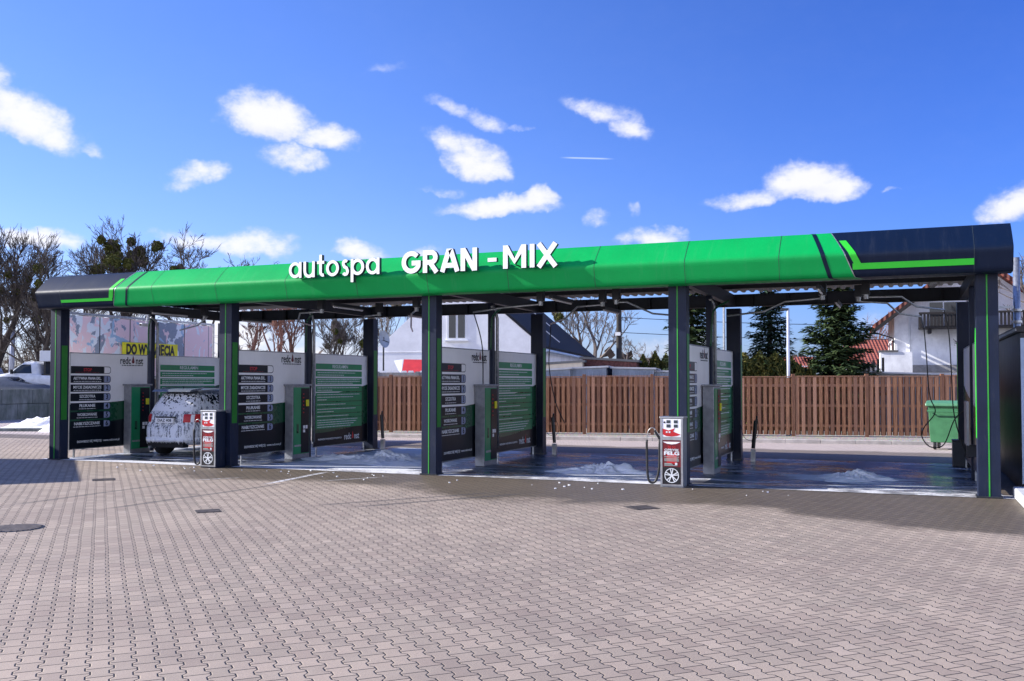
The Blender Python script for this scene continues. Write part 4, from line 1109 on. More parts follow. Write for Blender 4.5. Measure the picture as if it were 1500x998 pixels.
mb = MB(); dn = Vector((.98, -.12, .12)).normalized(); e1 = dn.orthogonal().normalized(); e2 = dn.cross(e1)
mb.grid(lambda u, v: (e1*math.cos(u*6.2832)+e2*math.sin(u*6.2832))*(.40*v)-dn*(.09*(1-v*v)), 24, 6); mb.build('dish', 'corr_grey', sd, smooth=True)
MB().cyl(tuple(-dn*.16), tuple(dn*.25+Vector((0, 0, -.18))), .02, 6).build('feed_arm', 'steel_dark', sd); MB().cyl((-.1, .1, -q.z), (-.1, .1, .1), .04, 8).build('mast', 'steel_dark', sd)
# ================================================================== SHEDS AND GARAGES
def shed(name, px0, px1, pyt, pyt2, d, depth, wallm, roofm, label, cat, rz=11, eave=.12, zroof=.1, grp=None, slope=0.):
    q0 = at(px0, 560, d); gl = plane_local(q0, rz); a = gl(px0, pyt); b = gl(px1, pyt2)
    o = empty(name, (q0.x, q0.y, 0), R(rz)); tag(o, label, cat, grp)
    MB().prism([(0, 0), (b[0], 0), (b[0], b[1]), (0, a[1])], lambda u, v, t: (u, t, v), 0, depth).build('wall', wallm, o)
    MB().prism([(-eave, a[1]+.004), (b[0]+eave, b[1]+.004), (b[0]+eave, b[1]+zroof), (-eave, a[1]+zroof)], lambda u, v, t: (u, t, v), -eave, depth+eave).build('roof', roofm, o)
    return o, b[0], a[1], b[1]
shed('shed', 790, 853, 535, 531, 41, 3, 'cream', 'felt', 'cream rendered shed with a flat felt roof, right of the white house', 'shed')
shed('shed', 853.5, 932, 526, 531, 41.3, 3.2, 'brick_wall', 'felt', 'dark red brick shed beside the cream shed', 'shed')
for a_, b_, t1, t2, lab in ((770, 835, 545, 541, 'leftmost grey corrugated garage, by the rear middle column'), (836, 888, 541, 538.5, 'grey corrugated garage in the middle of the row'), (897, 958, 540, 541.5, 'pale corrugated garage with wide door, right of the middle one'), (959, 1000, 545, 546, 'low blue grey corrugated garage at the right end of the row')):
    o, w_, za, zb = shed('garage', a_, b_, t1, t2, 37, 4, 'corr_grey', 'flat_roof', lab, 'garage', 11, .08, .07, 'garages behind the wooden fence')
    mb = MB(); x = .08
    while x < w_-.1: mb.box(x, -.03, 1.0, x+.05, -.002, min(za, zb)-.06); x += .15
    mb.build('door', 'corr_grey', o)
# low slab-roofed shed on the right
o, w_, za, zb = shed('shed', 1228, 1440, 545, 552, 36.5, 3.5, 'corr_grey', 'flat_roof', 'low shed with a white slab roof, before the house with the balcony', 'shed', 11, .45, .06)
# ================================================================== RIGHT HOUSE (balcony)
G0 = at(1311, 560, 45); g2 = plane_local(G0, 3)
h2 = empty('balcony_house', (G0.x, G0.y, 0), R(3)); tag(h2, 'old white house with a dark wooden balcony and red tiled roof, right', 'house')
e_ = g2(1281, 473); s1 = g2(1318, 445); sl_ = (s1[1]-e_[1])/(s1[0]-e_[0]); Wd = 6.5
apx = Wd/2; eave_z = e_[1]; zr = lambda u: eave_z+sl_*(u-e_[0])
wall = [(0, 0), (Wd, 0), (Wd, zr(0)-.3), (Wd/2, zr(Wd/2)-.3), (0, zr(0)-.3)]
zs2 = min(zr(Wd/2)-.3, 12)
MB().prism(wall, lambda u, v, t: (u, t, v), 0, 7).build('wall', 'stucco_old', h2)
slab_roof((e_[0], zr(e_[0])-.28), (Wd/2, zr(Wd/2)-.28), -.9, 7.2, .16, 'roof', 'tiles', h2)
slab_roof((Wd-e_[0], zr(e_[0])-.28), (Wd/2, zr(Wd/2)-.28), -.9, 7.2, .16, 'roof', 'tiles', h2)
MB().prism([(e_[0]-.02, zr(e_[0])-.50), (Wd/2, zr(Wd/2)-.50), (Wd/2, zr(Wd/2)-.30), (e_[0]-.02, zr(e_[0])-.30)], lambda u, v, t: (u, t, v), -.92, -.86).build('barge_board', 'wood_dark', h2)
MB().tube([(e_[0]-.08, -1.0, zr(e_[0])-.40), (e_[0]-.08, 7.2, zr(e_[0])-.40)], .06, 8).build('gutter', 'wood_dark', h2)
MB().tube([(e_[0]-.08, -.2, zr(e_[0])-.45), (-.06, -.08, zr(e_[0])-.75), (-.06, -.08, .5)], .04, 8).build('downpipe', 'wood_dark', h2)
wz0, wz1 = g2(1300, 514)[1], g2(1300, 498)[1]
for yy in (1.2, 4.2):
    f_ = MB().box(-.03, yy, wz0, -.002, yy+1.1, wz1+.1).build('window', 'white', h2); MB().box(-.045, yy+.08, wz0+.08, -.031, yy+1.0, wz1+.02).build('pane', 'glass', f_)
xt = g2(1288, 517); xr_ = g2(1334, 517)
MB().box(xt[0], -1.2, 0, xr_[0], -.004, xt[1]).build('porch', 'stucco_old', h2); MB().box(xt[0]-.05, -1.26, xt[1]+.003, xr_[0]-.6, .1, xt[1]+.08).build('porch_coping', 'felt', h2)
p_ = g2(1332, 500); MB().cyl((p_[0], -.06, .5), (p_[0], -.06, zr(p_[0])-1.0), .05, 8).build('vent_pipe', 'white', h2)
ba_, bb_ = g2(1345, 460), g2(1345, 483); bL = ba_[0]; bR = bL+5.2; zt_, zb_ = ba_[1], bb_[1]
bc = MB().box(bL, -1.0, zb_, bR, -.004, zb_+.10).build('balcony', 'wood_dark', h2)
mb = MB(); x = bL
while x < bR:
    mb.box(x, -1.04, zb_+.102, x+.095, -1.01, zt_-.09); x += .15
mb.build('balustrade', 'wood_dark', bc); MB().box(bL-.04, -1.08, zt_-.088, bR, -.98, zt_).build('handrail', 'wood_dark', bc)
mb = MB()
for yy in (-.9, -.6, -.3): mb.box(bL, yy, zb_+.102, bL+.03, yy+.2, zt_-.09)
mb.build('balustrade', 'wood_dark', bc)
for x in (bL+.4, bL+2.4, bR-1.0): MB().box(x, -.9, zb_-.22, x+.1, -.005, zb_-.003).build('bracket', 'wood_dark', bc)
dz1 = g2(1361, 441)[1]; dx0, dx1 = g2(1361, 450)[0], g2(1403, 450)[0]
f_ = MB().box(dx0-.06, -.03, zb_+.11, dx1+.06, -.002, dz1).build('window', 'white', h2); MB().box(dx0+.02, -.045, zb_+.12, (dx0+dx1)/2-.03, -.031, dz1-.08).build('pane', 'glass', f_); MB().box((dx0+dx1)/2+.03, -.045, zb_+.12, dx1-.02, -.031, dz1-.08).build('pane', 'glass', f_)
bz = g2(1337, 538); MB().box(bz[0], -.05, bz[1]-.25, Wd, -.003, bz[1]+.1).build('plinth', 'concrete', h2)
# distant red roofs
def far_house(px0, px1, pye, pyr, d, label, rz=11):
    q0 = at(px0, 560, d); gl = plane_local(q0, rz); b = gl(px1, pye); z0, z1 = b[1], gl(px1, pyr)[1]
    o = empty('distant_house', (q0.x, q0.y, 0), R(rz)); tag(o, label, 'house', 'distant red roofed houses')
    MB().box(0, 0, 0, b[0], 7, z0).build('wall', 'stucco_old', o)
    mb = MB(); mb.prism([(-.6, z0-.2), (3.5, z1), (7.6, z0-.2), (3.5, z0-.3)], lambda u, v, t: (t, u, v), -.4, b[0]+.4); mb.build('roof', 'tiles', o)
far_house(1258, 1310, 530, 494, 66, 'distant house with an orange red tiled roof, left of the balcony house')
far_house(1150, 1192, 536, 521, 70, 'distant house with a dull red roof, between the two right hand spruces')
q = at(1292, 545, 42); an = empty('garden_screen', (q.x, q.y, 0), R(11)); tag(an, 'dark wooden lattice screen left of the balcony house porch', 'screen')
mb = MB(); zt_ = at(1292, 524, 42).z
for k in range(7): mb.box(-1.2+k*.2, 0, 1.2, -1.1+k*.2, .04, zt_-abs(k-6)*.06)
mb.build('slats', 'wood_dark', an); MB().box(-1.25, -.03, 1.15, .2, 0, 1.3).build('rail', 'wood_dark', an)

# ================================================================== GREEN BIN
q = gnd(1387, 655, 0)
bnr = empty('waste_bin', (19.95, 11.9, 0), R(-12)); tag(bnr, 'large green wheeled waste bin with lid, beyond the rightmost bay', 'waste bin')
mb = MB(); lv = [(.20, .46, .35), (.45, .48, .37), (1.15, .50, .40), (1.18, .53, .43)]
for (z, a, b) in lv: mb.v += [(-a, -b, z), (a, -b, z), (a, b, z), (-a, b, z)]
for i in range(3):
    for k in range(4): mb.f.append((i*4+k, i*4+(k+1) % 4, i*4+4+(k+1) % 4, i*4+4+k)); mb.mi.append(0)
mb.f.append((3, 2, 1, 0)); mb.f.append((12, 13, 14, 15)); mb.mi += [0, 0]
mb.build('tub', 'bin', bnr, bevel=.03)
mb = MB(); mb.prism([(-.47, 1.185), (.47, 1.185), (.45, 1.27), (.25, 1.34), (-.25, 1.34), (-.45, 1.27)], lambda u, v, t: (t, u, v), -.57, .57); mb.build('lid', 'bin_lid', bnr, bevel=.03)
for s in (-1, 1):
    for y in (-.28, .28):
        w__ = MB().cyl((s*.36-.03, y, .11), (s*.36+.03, y, .11), .11, 20).build('wheel', 'rubber', bnr, bevel=.01)
        MB().box(s*.36-.05, y-.03, .12, s*.36+.05, y+.03, .24).build('caster', 'steel', w__)
MB().tube([(-.5, -.46, 1.08), (-.5, -.52, 1.05), (.5, -.52, 1.05), (.5, -.46, 1.08)], .02, 8).build('handle', 'bin', bnr)
# ================================================================== RIGHT CONTAINER, CHIMNEY, BLOCK
ct = empty('technical_container', (20.62, 1.35, 0)); tag(ct, 'dark technical container with a pale front poster, at the right frame edge', 'container')
MB().box(0, 0, .0, 2.6, 4.6, 2.70).build('shell', 'container', ct, bevel=.01)
mb = MB(); mb.box(-.06, -.08, 2.703, 2.7, 4.7, 2.80); mb.build('roof', 'black', ct); MB().box(-.075, -.05, 2.72, -.062, 3.2, 2.76).build('roof_trim', 'galv', ct)
MB().box(.0, -.03, .12, .9, -.004, 2.6).build('poster', 'lightblue', ct)
MB().cyl((.35, -.034, 2.25), (.35, -.031, 2.25), .28, 24).build('poster_disc', 'letter_white', ct); MB().box(.06, -.036, 1.55, .8, -.031, 1.68).build('poster_band', 'red', ct)
q = at(1490, 480, 20.6); ch = empty('flue_pipe', (q.x, q.y, 0)); tag(ch, 'galvanised flue pipe rising behind the dark container', 'flue pipe')
zt_ = at(1490, 377, 20.6).z
MB().cyl((0, 0, 0), (0, 0, zt_), .07, 16).build('pipe', 'galv', ch, smooth=True)
for z in (q.z+.35, q.z+.1): MB().cyl((0, 0, z), (0, 0, z+.05), .10, 16).build('collar', 'steel', ch)
MB().box(-.35, -.03, q.z+.42, .0, .03, q.z+.47).build('bracket', 'galv', ch)
bk = MB().box(20.38, -1.9, 0, 21.4, .35, .17).build('concrete_step', 'flat_roof', bevel=.02); tag(bk, 'white concrete step before the dark container', 'step')
kd = math.atan2(.67, -.74)  # unseen kiosk, added and shaped to cast the shadow at lower left
ks = empty('shadow_kiosk', (-1.25, -5.1, 0), kd); tag(ks, 'dark kiosk added unseen outside the left frame edge, casting the shadow on the paving', 'kiosk')
MB().box(0, 0, 0, 5.6, 3.2, 2.9).build('shell', 'container', ks, bevel=.02); MB().box(-.08, -.08, 2.903, 5.68, 3.28, 3.02).build('roof', 'felt', ks)
dr = MB().box(1.0, -.03, .05, 1.95, -.003, 2.15).build('door', 'galv', ks); MB().box(1.82, -.09, 1.0, 1.88, -.031, 1.15).build('handle', 'black', dr)
wn_ = MB().box(2.8, -.03, 1.0, 4.4, -.003, 2.0).build('window', 'white', ks); MB().box(2.88, -.036, 1.08, 4.32, -.031, 1.92).build('pane', 'glass', wn_)
# ================================================================== POLES, WIRES
q = gnd(1157, 638, .09); lp2 = empty('lamp_post', (q.x, q.y-.25, 0)); tag(lp2, 'slender white lamp post before the wooden fence in the rightmost bay', 'lamp post')
zt_ = at(1157, 452, (q-CAM).dot(fw)).z
MB().cyl((0, 0, 0), (0, 0, zt_), .055, 12, .045).build('pole', 'pole_white', lp2, smooth=True)
MB().box(-.22, -.05, zt_-.08, .02, .05, zt_).build('lamp_head', 'steel_dark', lp2, bevel=.01)
MB().box(-.09, -.08, 0, .09, .08, .14).build('foot', 'pole_white', lp2)
q = at(1061, 560, 40); lp3 = empty('lamp_post', (q.x, q.y, 0)); tag(lp3, 'thin grey mast among the spruces, seen beside the fourth divider', 'lamp post')
MB().cyl((0, 0, 0), (0, 0, 7.2), .06, 10, .045).build('pole', 'galv', lp3); MB().box(-.5, -.08, 7.15, .05, .08, 7.25).build('lamp_head', 'steel_dark', lp3)
q = at(907, 560, 58); up_ = empty('utility_pole', (q.x, q.y, 0)); tag(up_, 'dark utility pole carrying wires above the sheds', 'utility pole')
MB().cyl((0, 0, 0), (0, 0, 9), .20, 12, .14).build('pole', 'pole_wood', up_); MB().box(-.16, -.3, at(907, 492, 58).z, .16, -.18, at(907, 487, 58).z).build('meter_box', 'white', up_)
zs_ = [at(907, 465, 58).z, at(907, 487, 58).z, 8.6]
for k, z in enumerate(zs_):
    a = Vector((q.x, q.y, z)); b = a+Vector((28, 6, -.2+k*.1)); c = a+Vector((-22, -3, .3))
    for e in (b,):
        pts = [a.lerp(e, t/12)-Vector((0, 0, .5*math.sin(math.pi*t/12))) for t in range(13)]
        w_ = MB().tube(pts, .018, 4).build('overhead_wire', 'steel_dark'); tag(w_, ['lower', 'middle', 'top'][[1, 0, 2][k] if 0 else k]+' overhead wire running right from the utility pole' if 0 else ['middle overhead wire running right from the utility pole', 'lowest overhead wire running right from the utility pole', 'highest overhead wire running right from the utility pole'][k], 'wire', 'overhead wires')

# ================================================================== TREES
def grow(rg, mbT, mbB, p, d, length, r, lvl, maxl, tips, spread=.6, kids=(2, 4), upb=.12, thin=.66, lr=.76):
    seg = 4 if lvl < 2 else 3; pts = [p]; q = p; dd = d
    for i in range(seg):
        dd = (dd+Vector((rg.gauss(0, .12), rg.gauss(0, .12), rg.gauss(0, .08)+upb*.3))).normalized(); q = q+dd*(length/seg); pts.append(q)
    r = max(r, .009); r1 = max(.008, r*thin) if lvl < maxl else .005
    (mbT if lvl == 0 else mbB).tube(pts, r, 7 if lvl == 0 else (5 if lvl < 3 else 3), lvl < 2, r1)
    if lvl >= maxl: tips.append(q); return
    if lvl >= 2: tips.append(q)
    if lvl == maxl-1: kids = (3, 4); lr = .6
    n = rg.randint(*kids)
    for k in range(n):
        t = 1. if k == 0 else rg.uniform(.35, 1.)
        i = min(int(t*seg), seg-1); base = pts[i].lerp(pts[i+1], t*seg-i) if t < 1 else q
        ax = Vector((rg.gauss(0, 1), rg.gauss(0, 1), rg.gauss(0, .5))).normalized()
        nd = (dd+ax*spread*rg.uniform(.6, 1.3)+Vector((0, 0, upb))).normalized() if k else (dd+ax*spread*.35).normalized()
        grow(rg, mbT, mbB, base, nd, length*lr*rg.uniform(.75, 1.15), r1*(.95 if k == 0 else .7), lvl+1, maxl, tips, spread, kids, upb, thin, lr)
def ball(mb, c, r, n, rg, ls=.12, hollow=.4):
    for i in range(n):
        d = Vector((rg.gauss(0, 1), rg.gauss(0, 1), rg.gauss(0, 1))).normalized(); q = c+d*r*(hollow+(1-hollow)*rg.random()**.5)
        a = Vector((rg.gauss(0, 1), rg.gauss(0, 1), rg.gauss(0, 1))).normalized(); b = a.orthogonal().normalized(); s = ls*rg.uniform(.6, 1.3)
        mb.quad([q-a*s-b*s*.35, q+a*s-b*s*.35, q+a*s+b*s*.35, q-a*s+b*s*.35])
def bare_tree(px, d, H, seed, label, mat='bark', mist=0, trunk=.28, r=.28, maxl=7, spread=.62, lean=(0, 0), kids=(2, 4), cat='tree', group='bare winter trees', name='bare_tree', mr=.5, sc_=1., keep=None, leafm=None):
    q = at(px, 560, d); rg = random.Random(seed); root = empty(name, (q.x, q.y, 0), 0, label, cat, group)
    T, B, tips = MB(), MB(), []
    L0 = H*trunk; r = r*.72
    mr = mr*.74
    if px < 120: kids = (2, 4); maxl = 8
    elif px < 340: kids = (2, 3); maxl = 9
    else: kids = (2, 3); maxl = 8 if px < 700 else 7
    grow(rg, T, B, Vector((0, 0, 0)), Vector((lean[0], lean[1], 1)).normalized(), L0, r, 0, maxl, tips, spread, kids)
    zmax = max(v[2] for v in B.v); k = H/zmax
    for mb in (T, B): mb.v = [(a*k, b*k, c*k) for a, b, c in mb.v]
    T.build('trunk', mat, root, smooth=True); B.build('crown', mat, root)
    tips = [t*k for t in tips]
    hi = [t for t in tips if t.z > H*.42]
    for i in range(mist):
        c = rg.choice(hi); m_ = MB(); rr = mr*rg.choice((.3, .45, .6, .8, 1.0)); ball(m_, Vector((0, 0, 0)), rr, int(420+700*rr), rg, .085, .0); m_.build('mistletoe', 'mistletoe', root, loc=tuple(c))
    return root
bare_tree(38, 56, 11.0, 3, 'tall bare tree with mistletoe at the far left edge', mist=13, r=.34, kids=(2, 4), trunk=.22, mr=.62)
bare_tree(-18, 60, 11.6, 31, 'bare tree cut by the left frame edge', mist=8, r=.34, trunk=.22, mr=.6)
bare_tree(90, 66, 11.0, 8, 'slender bare tree between the two left mistletoe trees', mist=3, r=.24, trunk=.26)
bare_tree(160, 58, 11.9, 14, 'bare tree with large mistletoe balls above the left end of the canopy', mist=13, r=.34, trunk=.20, spread=.75, mr=.72)
bare_tree(212, 60, 10.8, 19, 'bare tree with few mistletoe balls, right of the heavily laden one', mist=5, r=.3, trunk=.24, mr=.55)
bare_tree(285, 58, 11.2, 23, 'bare tree with mistletoe, rightmost above the left part of the canopy', mist=6, r=.32, trunk=.22, spread=.8, mr=.55)
bare_tree(372, 56, 8.0, 41, 'reddish bare tree seen above the second menu board, left one', 'bark_red', r=.22, trunk=.2)
bare_tree(415, 54, 8.2, 42, 'reddish bare tree seen above the second menu board, right one', 'bark_red', r=.24, trunk=.2)
bare_tree(440, 60, 8.5, 48, 'reddish bare tree behind the second mid post', 'bark_red', r=.22, trunk=.2)
bare_tree(478, 58, 7.5, 43, 'bare tree above the second rules board', 'bark_grey', r=.2, trunk=.2)
bare_tree(505, 57, 7.2, 44, 'bare tree hung with yellow green mistletoe above the second rules board', 'bark_grey', mist=8, r=.2, trunk=.25, mr=.36)
bare_tree(535, 60, 8.6, 45, 'bare tree behind the rear column of the second bay', 'bark_grey', mist=3, r=.22, trunk=.25)
bare_tree(572, 62, 9.0, 46, 'bare tree behind the satellite dish', 'bark_grey', mist=4, r=.26, trunk=.25)
bare_tree(845, 74, 9.5, 51, 'bare tree beside the black roof, mistletoe hung', 'bark_grey', mist=3, r=.28, trunk=.22)
bare_tree(868, 72, 8.6, 52, 'wide bare tree between the black roof and the utility pole', 'bark_grey', r=.26, trunk=.2, spread=.8)
bare_tree(925, 80, 6.6, 53, 'small round bare tree right of the utility pole', 'bark_grey', r=.2, trunk=.2, spread=.8)
bare_tree(950, 85, 5.6, 54, 'smallest bare tree above the conifer hedge', 'bark_grey', r=.16, trunk=.2, spread=.8)
bare_tree(1262, 84, 8.2, 55, 'pale bare tree left of the balcony house', 'bark_red', r=.24, trunk=.2, spread=.7)
bare_tree(1286, 88, 8.0, 56, 'pale bare tree touching the balcony house eave', 'bark_red', r=.22, trunk=.2, spread=.7)
bare_tree(1515, 36, 7.4, 57, 'bare tree behind the right end of the canopy', 'bark_grey', r=.2, trunk=.22, spread=.8)
bare_tree(1478, 44, 6.2, 58, 'low bare shrubby tree behind the flue pipe', 'bark_grey', r=.16, trunk=.18, spread=.9)
def spruce(px, d, H, seed, label, mat='spruce', wid=.30, dens=1., pw_=.6):
    q = at(px, 560, d); rg = random.Random(seed); root = empty('spruce_tree', (q.x, q.y, 0), 0, label, 'spruce', 'spruces behind the fence')
    MB().cyl((0, 0, 0), (0, 0, H), .16, 8, .03).build('trunk', 'bark', root)
    mb = MB(); z = .5
    while z < H-.15:
        t = z/H; R_ = H*wid*(1-t)**pw_*min(1, .75+t*1.2)*rg.uniform(.8, 1.12)+.08; nb = max(6, int(15*(1-t)+6))
        a0 = rg.uniform(0, 6.28)
        for k in range(nb):
            a = a0+k*6.283/nb+rg.uniform(-.25, .25); L_ = R_*rg.uniform(.55, 1.18); dr = rg.uniform(.1, .4)
            dirn = Vector((math.cos(a), math.sin(a), 0)); side = Vector((-math.sin(a), math.cos(a), 0))
            n = int((9+L_*30)*dens)
            for i in range(n):
                u = (i+rg.random())/n; u = u**.7
                base = dirn*(L_*u)+Vector((0, 0, z-dr*L_*u+.22*L_*u*u))
                wv = (1-u*.75)*.28*L_+.06; off = rg.uniform(-1, 1)*wv
                c = base+side*off+Vector((0, 0, rg.gauss(-.05, .05)))
                ln = rg.uniform(.09, .20); dv = (dirn*.7+side*(1 if off > 0 else -1)*.7+Vector((0, 0, rg.uniform(-.5, .15)))).normalized()
                wd_ = Vector((0, 0, 1)).cross(dv).normalized()*ln*.32; tw = Vector((0, 0, rg.uniform(-.5, .5)))*ln*.5
                mb.quad([c-dv*ln*.5-wd_, c+dv*ln-wd_*.2, c+dv*ln+wd_*.2+tw*.4, c-dv*ln*.5+wd_+tw])
        z += .17+.10*(1-t)
    mb.build('crown', mat, root); return root
spruce(1014, 38, 6.9, 61, 'tall dark spruce behind the fourth column, leftmost of the three', wid=.22)
spruce(1128, 38, 6.7, 62, 'loose spruce with open branches left of the white lamp post', 'spruce_blue', wid=.20, dens=.9)
spruce(1226, 36, 6.9, 63, 'dense dark green spruce in the middle of the rightmost bay', wid=.225, dens=1.6, pw_=.42)
def bush(px, d, w_, h_, seed, label, mat='hedge', name='hedge_shrub', grp='evergreen shrubs behind the fence', dep=.8):
    q = at(px, 560, d); rg = random.Random(seed); root = empty(name, (q.x, q.y, 0), R(11), label, 'shrub', grp)
    MB().cyl((0, 0, 0), (0, 0, h_*.6), .06, 6).build('stem', 'bark', root)
    mb = MB(); n = int(2600*w_*h_/4)
    for i in range(n):
        u = rg.uniform(-1, 1); z = rg.random()**.8; lim = w_/2*(1-.75*max(0, z-.5)**1.3*2)*(1+.12*math.sin(z*9+seed)); a = rg.uniform(0, 6.28); rr = rg.random()**.3
        c = Vector((math.cos(a)*rr*lim, math.sin(a)*rr*lim*dep, z*h_*(1-.12*abs(math.cos(a)))))
        s = rg.uniform(.04, .09); av = Vector((rg.gauss(0, .5), rg.gauss(0, .5), rg.gauss(.6, .5))).normalized(); b = av.orthogonal().normalized()
        mb.quad([c-av*s-b*s*.4, c+av*s-b*s*.4, c+av*s+b*s*.4, c-av*s+b*s*.4])
    mb.build('crown', mat, root)
def zh(py, d): return at(700, py, d).z
for k, (px, py, w_) in enumerate(((925, 524, 1.0), (942, 519, 1.1), (960, 514, 1.1), (976, 517, 1.1), (994, 520, 1.2))):
    bush(px, 43, w_, zh(py, 43), 70+k, 'pointed evergreen shrub number %s of the row right of the sheds' % ['one', 'two', 'three', 'four', 'five'][k] if 0 else ['small round conifer next to the brick shed', 'pointed conifer just right of the round one', 'tallest pointed conifer of the row by the sheds', 'narrow conifer right of the tallest one', 'broad conifer against the fourth column'][k])
for k, (px, py, w_) in enumerate(((1090, 516, 1.7), (1113, 514, 1.7), (1136, 516, 1.7), (1158, 520, 1.5), (1172, 534, 1.2), (1186, 538, 1.2))):
    bush(px, 35.5, w_, zh(py, 35.5), 80+k, ['yellow green clipped hedge shrub beside the fourth rear column', 'tallest yellow green hedge shrub', 'yellow green hedge shrub under the open spruce', 'hedge shrub just left of the white lamp post', 'low hedge shrub just right of the white lamp post', 'low hedge shrub at the foot of the dense spruce'][k])
# scrub at the far left
mb = MB(); rg = random.Random(90)
for i in range(420):
    px = rg.uniform(-60, 330); d = rg.uniform(60, 78); q = at(px, 560, d); h = rg.uniform(2.2, 6.0)
    T = MB(); ln = Vector((rg.gauss(0, .25), rg.gauss(0, .25), 1)).normalized()
    p0 = Vector((q.x, q.y, 0)); mb.tube([p0, p0+ln*h*.5, p0+ln*h+Vector((rg.gauss(0, .3), 0, 0))], .035, 3, False, .012)
    for k in range(14):
        b0 = p0+ln*h*rg.uniform(.15, .95); dv = Vector((rg.gauss(0, 1), rg.gauss(0, 1), rg.gauss(.5, .6))).normalized()*rg.uniform(.5, 1.4)
        mb.tube([b0, b0+dv*.5+Vector((0, 0, .05)), b0+dv], .016, 3, False, .006)
    
s_ = mb.build('thicket', 'brush'); tag(s_, 'brown leafless thicket behind the parked vehicles, left', 'thicket', kind='stuff')
# low distant tree line
mb = MB(); rg = random.Random(95)
for i in range(2600):
    a = rg.uniform(-75, 25); a_ = R(a); dist = rg.uniform(150, 210); c = Vector((18.8-math.sin(-a_)*dist, -17+math.cos(a_)*dist, 0))
    h = rg.uniform(1, 6.5)*(1+.3*math.sin(a*.7)); s = rg.uniform(.5, 1.3); av = Vector((rg.gauss(0, 1), rg.gauss(0, 1), rg.gauss(0, 1))).normalized(); b = av.orthogonal().normalized(); c.z = rg.uniform(0, h)
    mb.quad([c-av*s-b*s*.7, c+av*s-b*s*.7, c+av*s+b*s*.7, c-av*s+b*s*.7])
tag(mb.build('distant_woods', 'brush'), 'far off brown winter woods along the horizon', 'woods', kind='stuff')

# ================================================================== SUN, SKY, CAMERA
SD = Vector((1.9, .52, -1)).normalized()
sun = bpy.data.lights.new('sun', 'SUN'); sun.energy = 4.8; sun.angle = R(.53); sun.color = (1, .955, .89)
so = bpy.data.objects.new('sun', sun); col.objects.link(so); so.rotation_euler = SD.to_track_quat('-Z', 'Y').to_euler()
w = bpy.data.worlds.new('World'); sc.world = w; w.use_nodes = True; nt = w.node_tree
bg_ = nt.nodes['Background']; sky = nt.nodes.new('ShaderNodeTexSky'); sky.sky_type = 'NISHITA'; sky.sun_disc = False
sky.sun_elevation = math.asin(-SD.z); sky.sun_rotation = math.atan2(-SD.x, -SD.y); sky.air_density = 1.0; sky.dust_density = .5; sky.ozone_density = 2.2
t = MT.__new__(MT); t.nt = nt; t.tc = nt.nodes.new('ShaderNodeTexCoord')
Dv = t.tc.outputs['Generated']
CL = [ # px, py, half width px, half height px, tilt deg, strength
 (28, 178, 88, 42, -22, 1.25), (-10, 140, 40, 40, 0, 1.1), (78, 205, 34, 22, -20, .9), (135, 226, 18, 12, -30, .6),
 (395, 178, 66, 36, -8, 1.3), (470, 202, 52, 24, -8, 1.15), (428, 238, 44, 24, -10, 1.0), (290, 250, 44, 18, 14, 1.0), (268, 266, 30, 12, 10, .7),
 (662, 163, 46, 15, -14, .82), (718, 182, 44, 17, -22, .82), (765, 198, 16, 7, 0, .6),
 (655, 222, 42, 22, -30, .85), (692, 240, 52, 30, -18, 1.0), (725, 258, 30, 16, -15, .8), (655, 282, 34, 9, -6, .6),
 (730, 306, 78, 17, 3, 1.2), (775, 298, 36, 15, 8, 1.1), (878, 158, 54, 18, -10, .95), (915, 180, 44, 20, -32, .9),
 (1180, 264, 62, 34, 2, 1.35), (1215, 276, 52, 24, 0, 1.3), (1110, 286, 72, 17, 6, .95), (1060, 292, 30, 9, 8, .6), (1490, 300, 52, 26, 8, 1.3), (1305, 282, 14, 5, 0, .5),
 (872, 325, 20, 14, 0, .72), (922, 318, 10, 12, 40, .6), (960, 350, 60, 16, 0, 1.15), (528, 362, 40, 15, 0, 1.05), (600, 374, 46, 14, 0, .9),
 (360, 356, 70, 24, -4, 1.15), (285, 345, 60, 18, 0, .95), (62, 352, 62, 19, -4, 1.2), (570, 112, 34, 9, 10, .30),
 (330, 505, 90, 60, 0, 1.15), (470, 530, 120, 50, 0, .8), (120, 470, 150, 50, 0, .7), (980, 512, 60, 26, 0, .75), (1300, 470, 60, 30, 0, .4)]
wn_n = nt.nodes.new('ShaderNodeTexNoise'); nt.links.new(Dv, wn_n.inputs['Vector']); wn_n.inputs['Scale'].default_value = 11; wn_n.inputs['Detail'].default_value = 5; wn_n.inputs['Roughness'].default_value = .62
wsub = nt.nodes.new('ShaderNodeVectorMath'); wsub.operation = 'SUBTRACT'; nt.links.new(wn_n.outputs['Color'], wsub.inputs[0]); wsub.inputs[1].default_value = (.5, .5, .5)
wadd = nt.nodes.new('ShaderNodeVectorMath'); wadd.operation = 'MULTIPLY_ADD'; nt.links.new(wsub.outputs[0], wadd.inputs[0]); wadd.inputs[1].default_value = (.065, .065, .05); nt.links.new(Dv, wadd.inputs[2])
Dw = wadd.outputs[0]
acc = None
def vdot(v, d):
    n = nt.nodes.new('ShaderNodeVectorMath'); n.operation = 'DOT_PRODUCT'; nt.links.new(v, n.inputs[0]); n.inputs[1].default_value = d; return N(nt, n.outputs['Value'])
low_acc = None
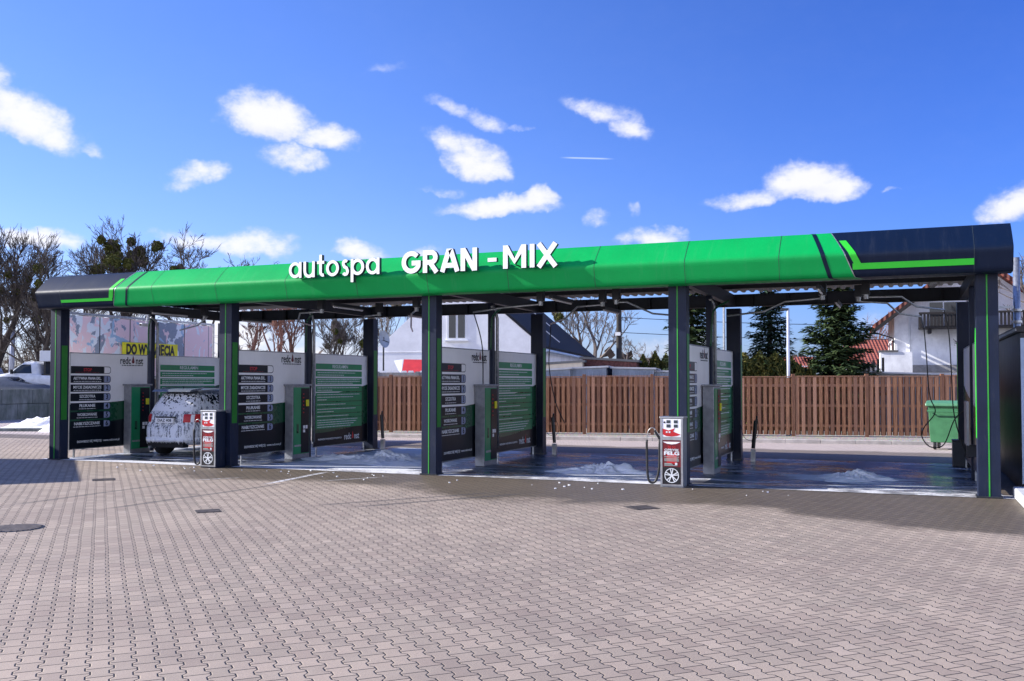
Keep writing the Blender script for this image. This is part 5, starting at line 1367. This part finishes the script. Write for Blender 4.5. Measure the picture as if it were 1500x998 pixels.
for (px, py, a, b, tilt, st) in CL:
    if st <= 0: continue
    c = ray(px, py).normalized(); rr = Vector((0, 0, 1)).cross(c).normalized(); rr = -rr if rr.dot(rt) < 0 else rr; uu = rr.cross(c).normalized(); uu = -uu if uu.z < 0 else uu
    ct_, st_ = math.cos(R(tilt)), math.sin(R(tilt)); e1 = rr*ct_+uu*st_; e2 = -rr*st_+uu*ct_
    k = 1/(F*(ray(px, py).length)**1.0)
    U_ = vdot(Dw, tuple(e1/(a*k*1.25))); V_ = vdot(Dw, tuple(e2/(b*k*1.3)))
    vb = V_.max(0.)+V_.min(0.)*1.35
    m = (U_*U_+vb*vb)*-1.0+1.0
    m = m.max(0.)*st*vdot(Dv, tuple(c)).gt(.3)
    acc = m if acc is None else acc._m('SMOOTH_MAX', m, .12)
    lo_ = m*(V_*-1.0).clamp(0, 1)
    low_acc = lo_ if low_acc is None else low_acc.max(lo_)
def wnoise(scale, detail, rough, zs=1.6, dist=0.):
    mp = nt.nodes.new('ShaderNodeMapping'); nt.links.new(Dv, mp.inputs[0]); mp.inputs['Scale'].default_value = (1, 1, zs)
    return t.noise(scale, detail, rough, mp.outputs[0], dist)
n1 = wnoise(16, 7, .6, 1.8, .3); n2 = wnoise(60, 4, .62, 1.6)
dens = (acc*1.25+(n1-.5)*2.2+(n2-.5)*1.1-.04)*acc.ss(.0, .45)
cov = dens.ss(-.05, 1.5)
hs_ = nt.nodes.new('ShaderNodeHueSaturation'); nt.links.new(sky.outputs[0], hs_.inputs['Color']); hs_.inputs['Saturation'].default_value = 1.16; hs_.inputs['Value'].default_value = 1.0
grade = t.mix(1.0, N(nt, hs_.outputs[0]), (.52, .575, .96), 'MULTIPLY')
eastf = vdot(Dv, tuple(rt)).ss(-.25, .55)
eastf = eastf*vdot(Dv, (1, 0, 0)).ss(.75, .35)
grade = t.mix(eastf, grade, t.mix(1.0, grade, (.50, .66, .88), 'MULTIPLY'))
ccol = t.mix(dens.ss(.2, 1.2), (3.0, 3.3, 4.3), (4.35, 4.3, 4.6))
ccol = t.mix((low_acc*(n1+.3)).ss(.10, .55)*.75, ccol, (2.95, 3.1, 3.95))
out = t.mix(cov*.92, grade, ccol)
# bright unseen cloud added behind and beside the camera to lift the shaded boards
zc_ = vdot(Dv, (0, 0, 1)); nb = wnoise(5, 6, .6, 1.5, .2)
fill_bank = (nb+.16-zc_.max(0.)*.55).ss(.42, .60)*vdot(Dv, tuple(fw)).ss(.58, .30)*vdot(Dv, (-SD.x, -SD.y, -SD.z)).ss(1.6, .9)*zc_.ss(-.01, .03)
out = t.mix(fill_bank*.95, out, (7.4, 7.6, 8.8))
# faint contrail
c0, c1_ = ray(822, 231).normalized(), ray(898, 233).normalized(); nrm_ = c0.cross(c1_).normalized(); ax_ = (c1_-c0).normalized()
ctr = vdot(Dv, tuple(nrm_)).abs().ss(.0012, .0002)*(vdot(Dv, tuple(ax_))-float(((c0+c1_)/2).dot(ax_))).abs().ss(.030, .012)*vdot(Dv, tuple(c0)).gt(.5)
out = t.mix(ctr*.35, out, (5, 5.4, 6.2))
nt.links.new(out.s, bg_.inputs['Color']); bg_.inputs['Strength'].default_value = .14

cam = bpy.data.cameras.new('camera'); co = bpy.data.objects.new('camera', cam); col.objects.link(co); sc.camera = co
co.location = CAM; co.rotation_euler = (math.pi/2+PITCH, 0, YAW)
cam.sensor_width = 36; cam.sensor_fit = 'HORIZONTAL'; cam.lens = F/1500*36; cam.shift_y = SY/1500; cam.clip_end = 3000; cam.clip_start = .1
sc.view_settings.view_transform = 'Standard'; sc.view_settings.look = 'None'; sc.view_settings.gamma = 1; sc.view_settings.exposure = .8
sc.view_settings.use_curve_mapping = False
sc.render.resolution_x = 1024; sc.render.resolution_y = 681
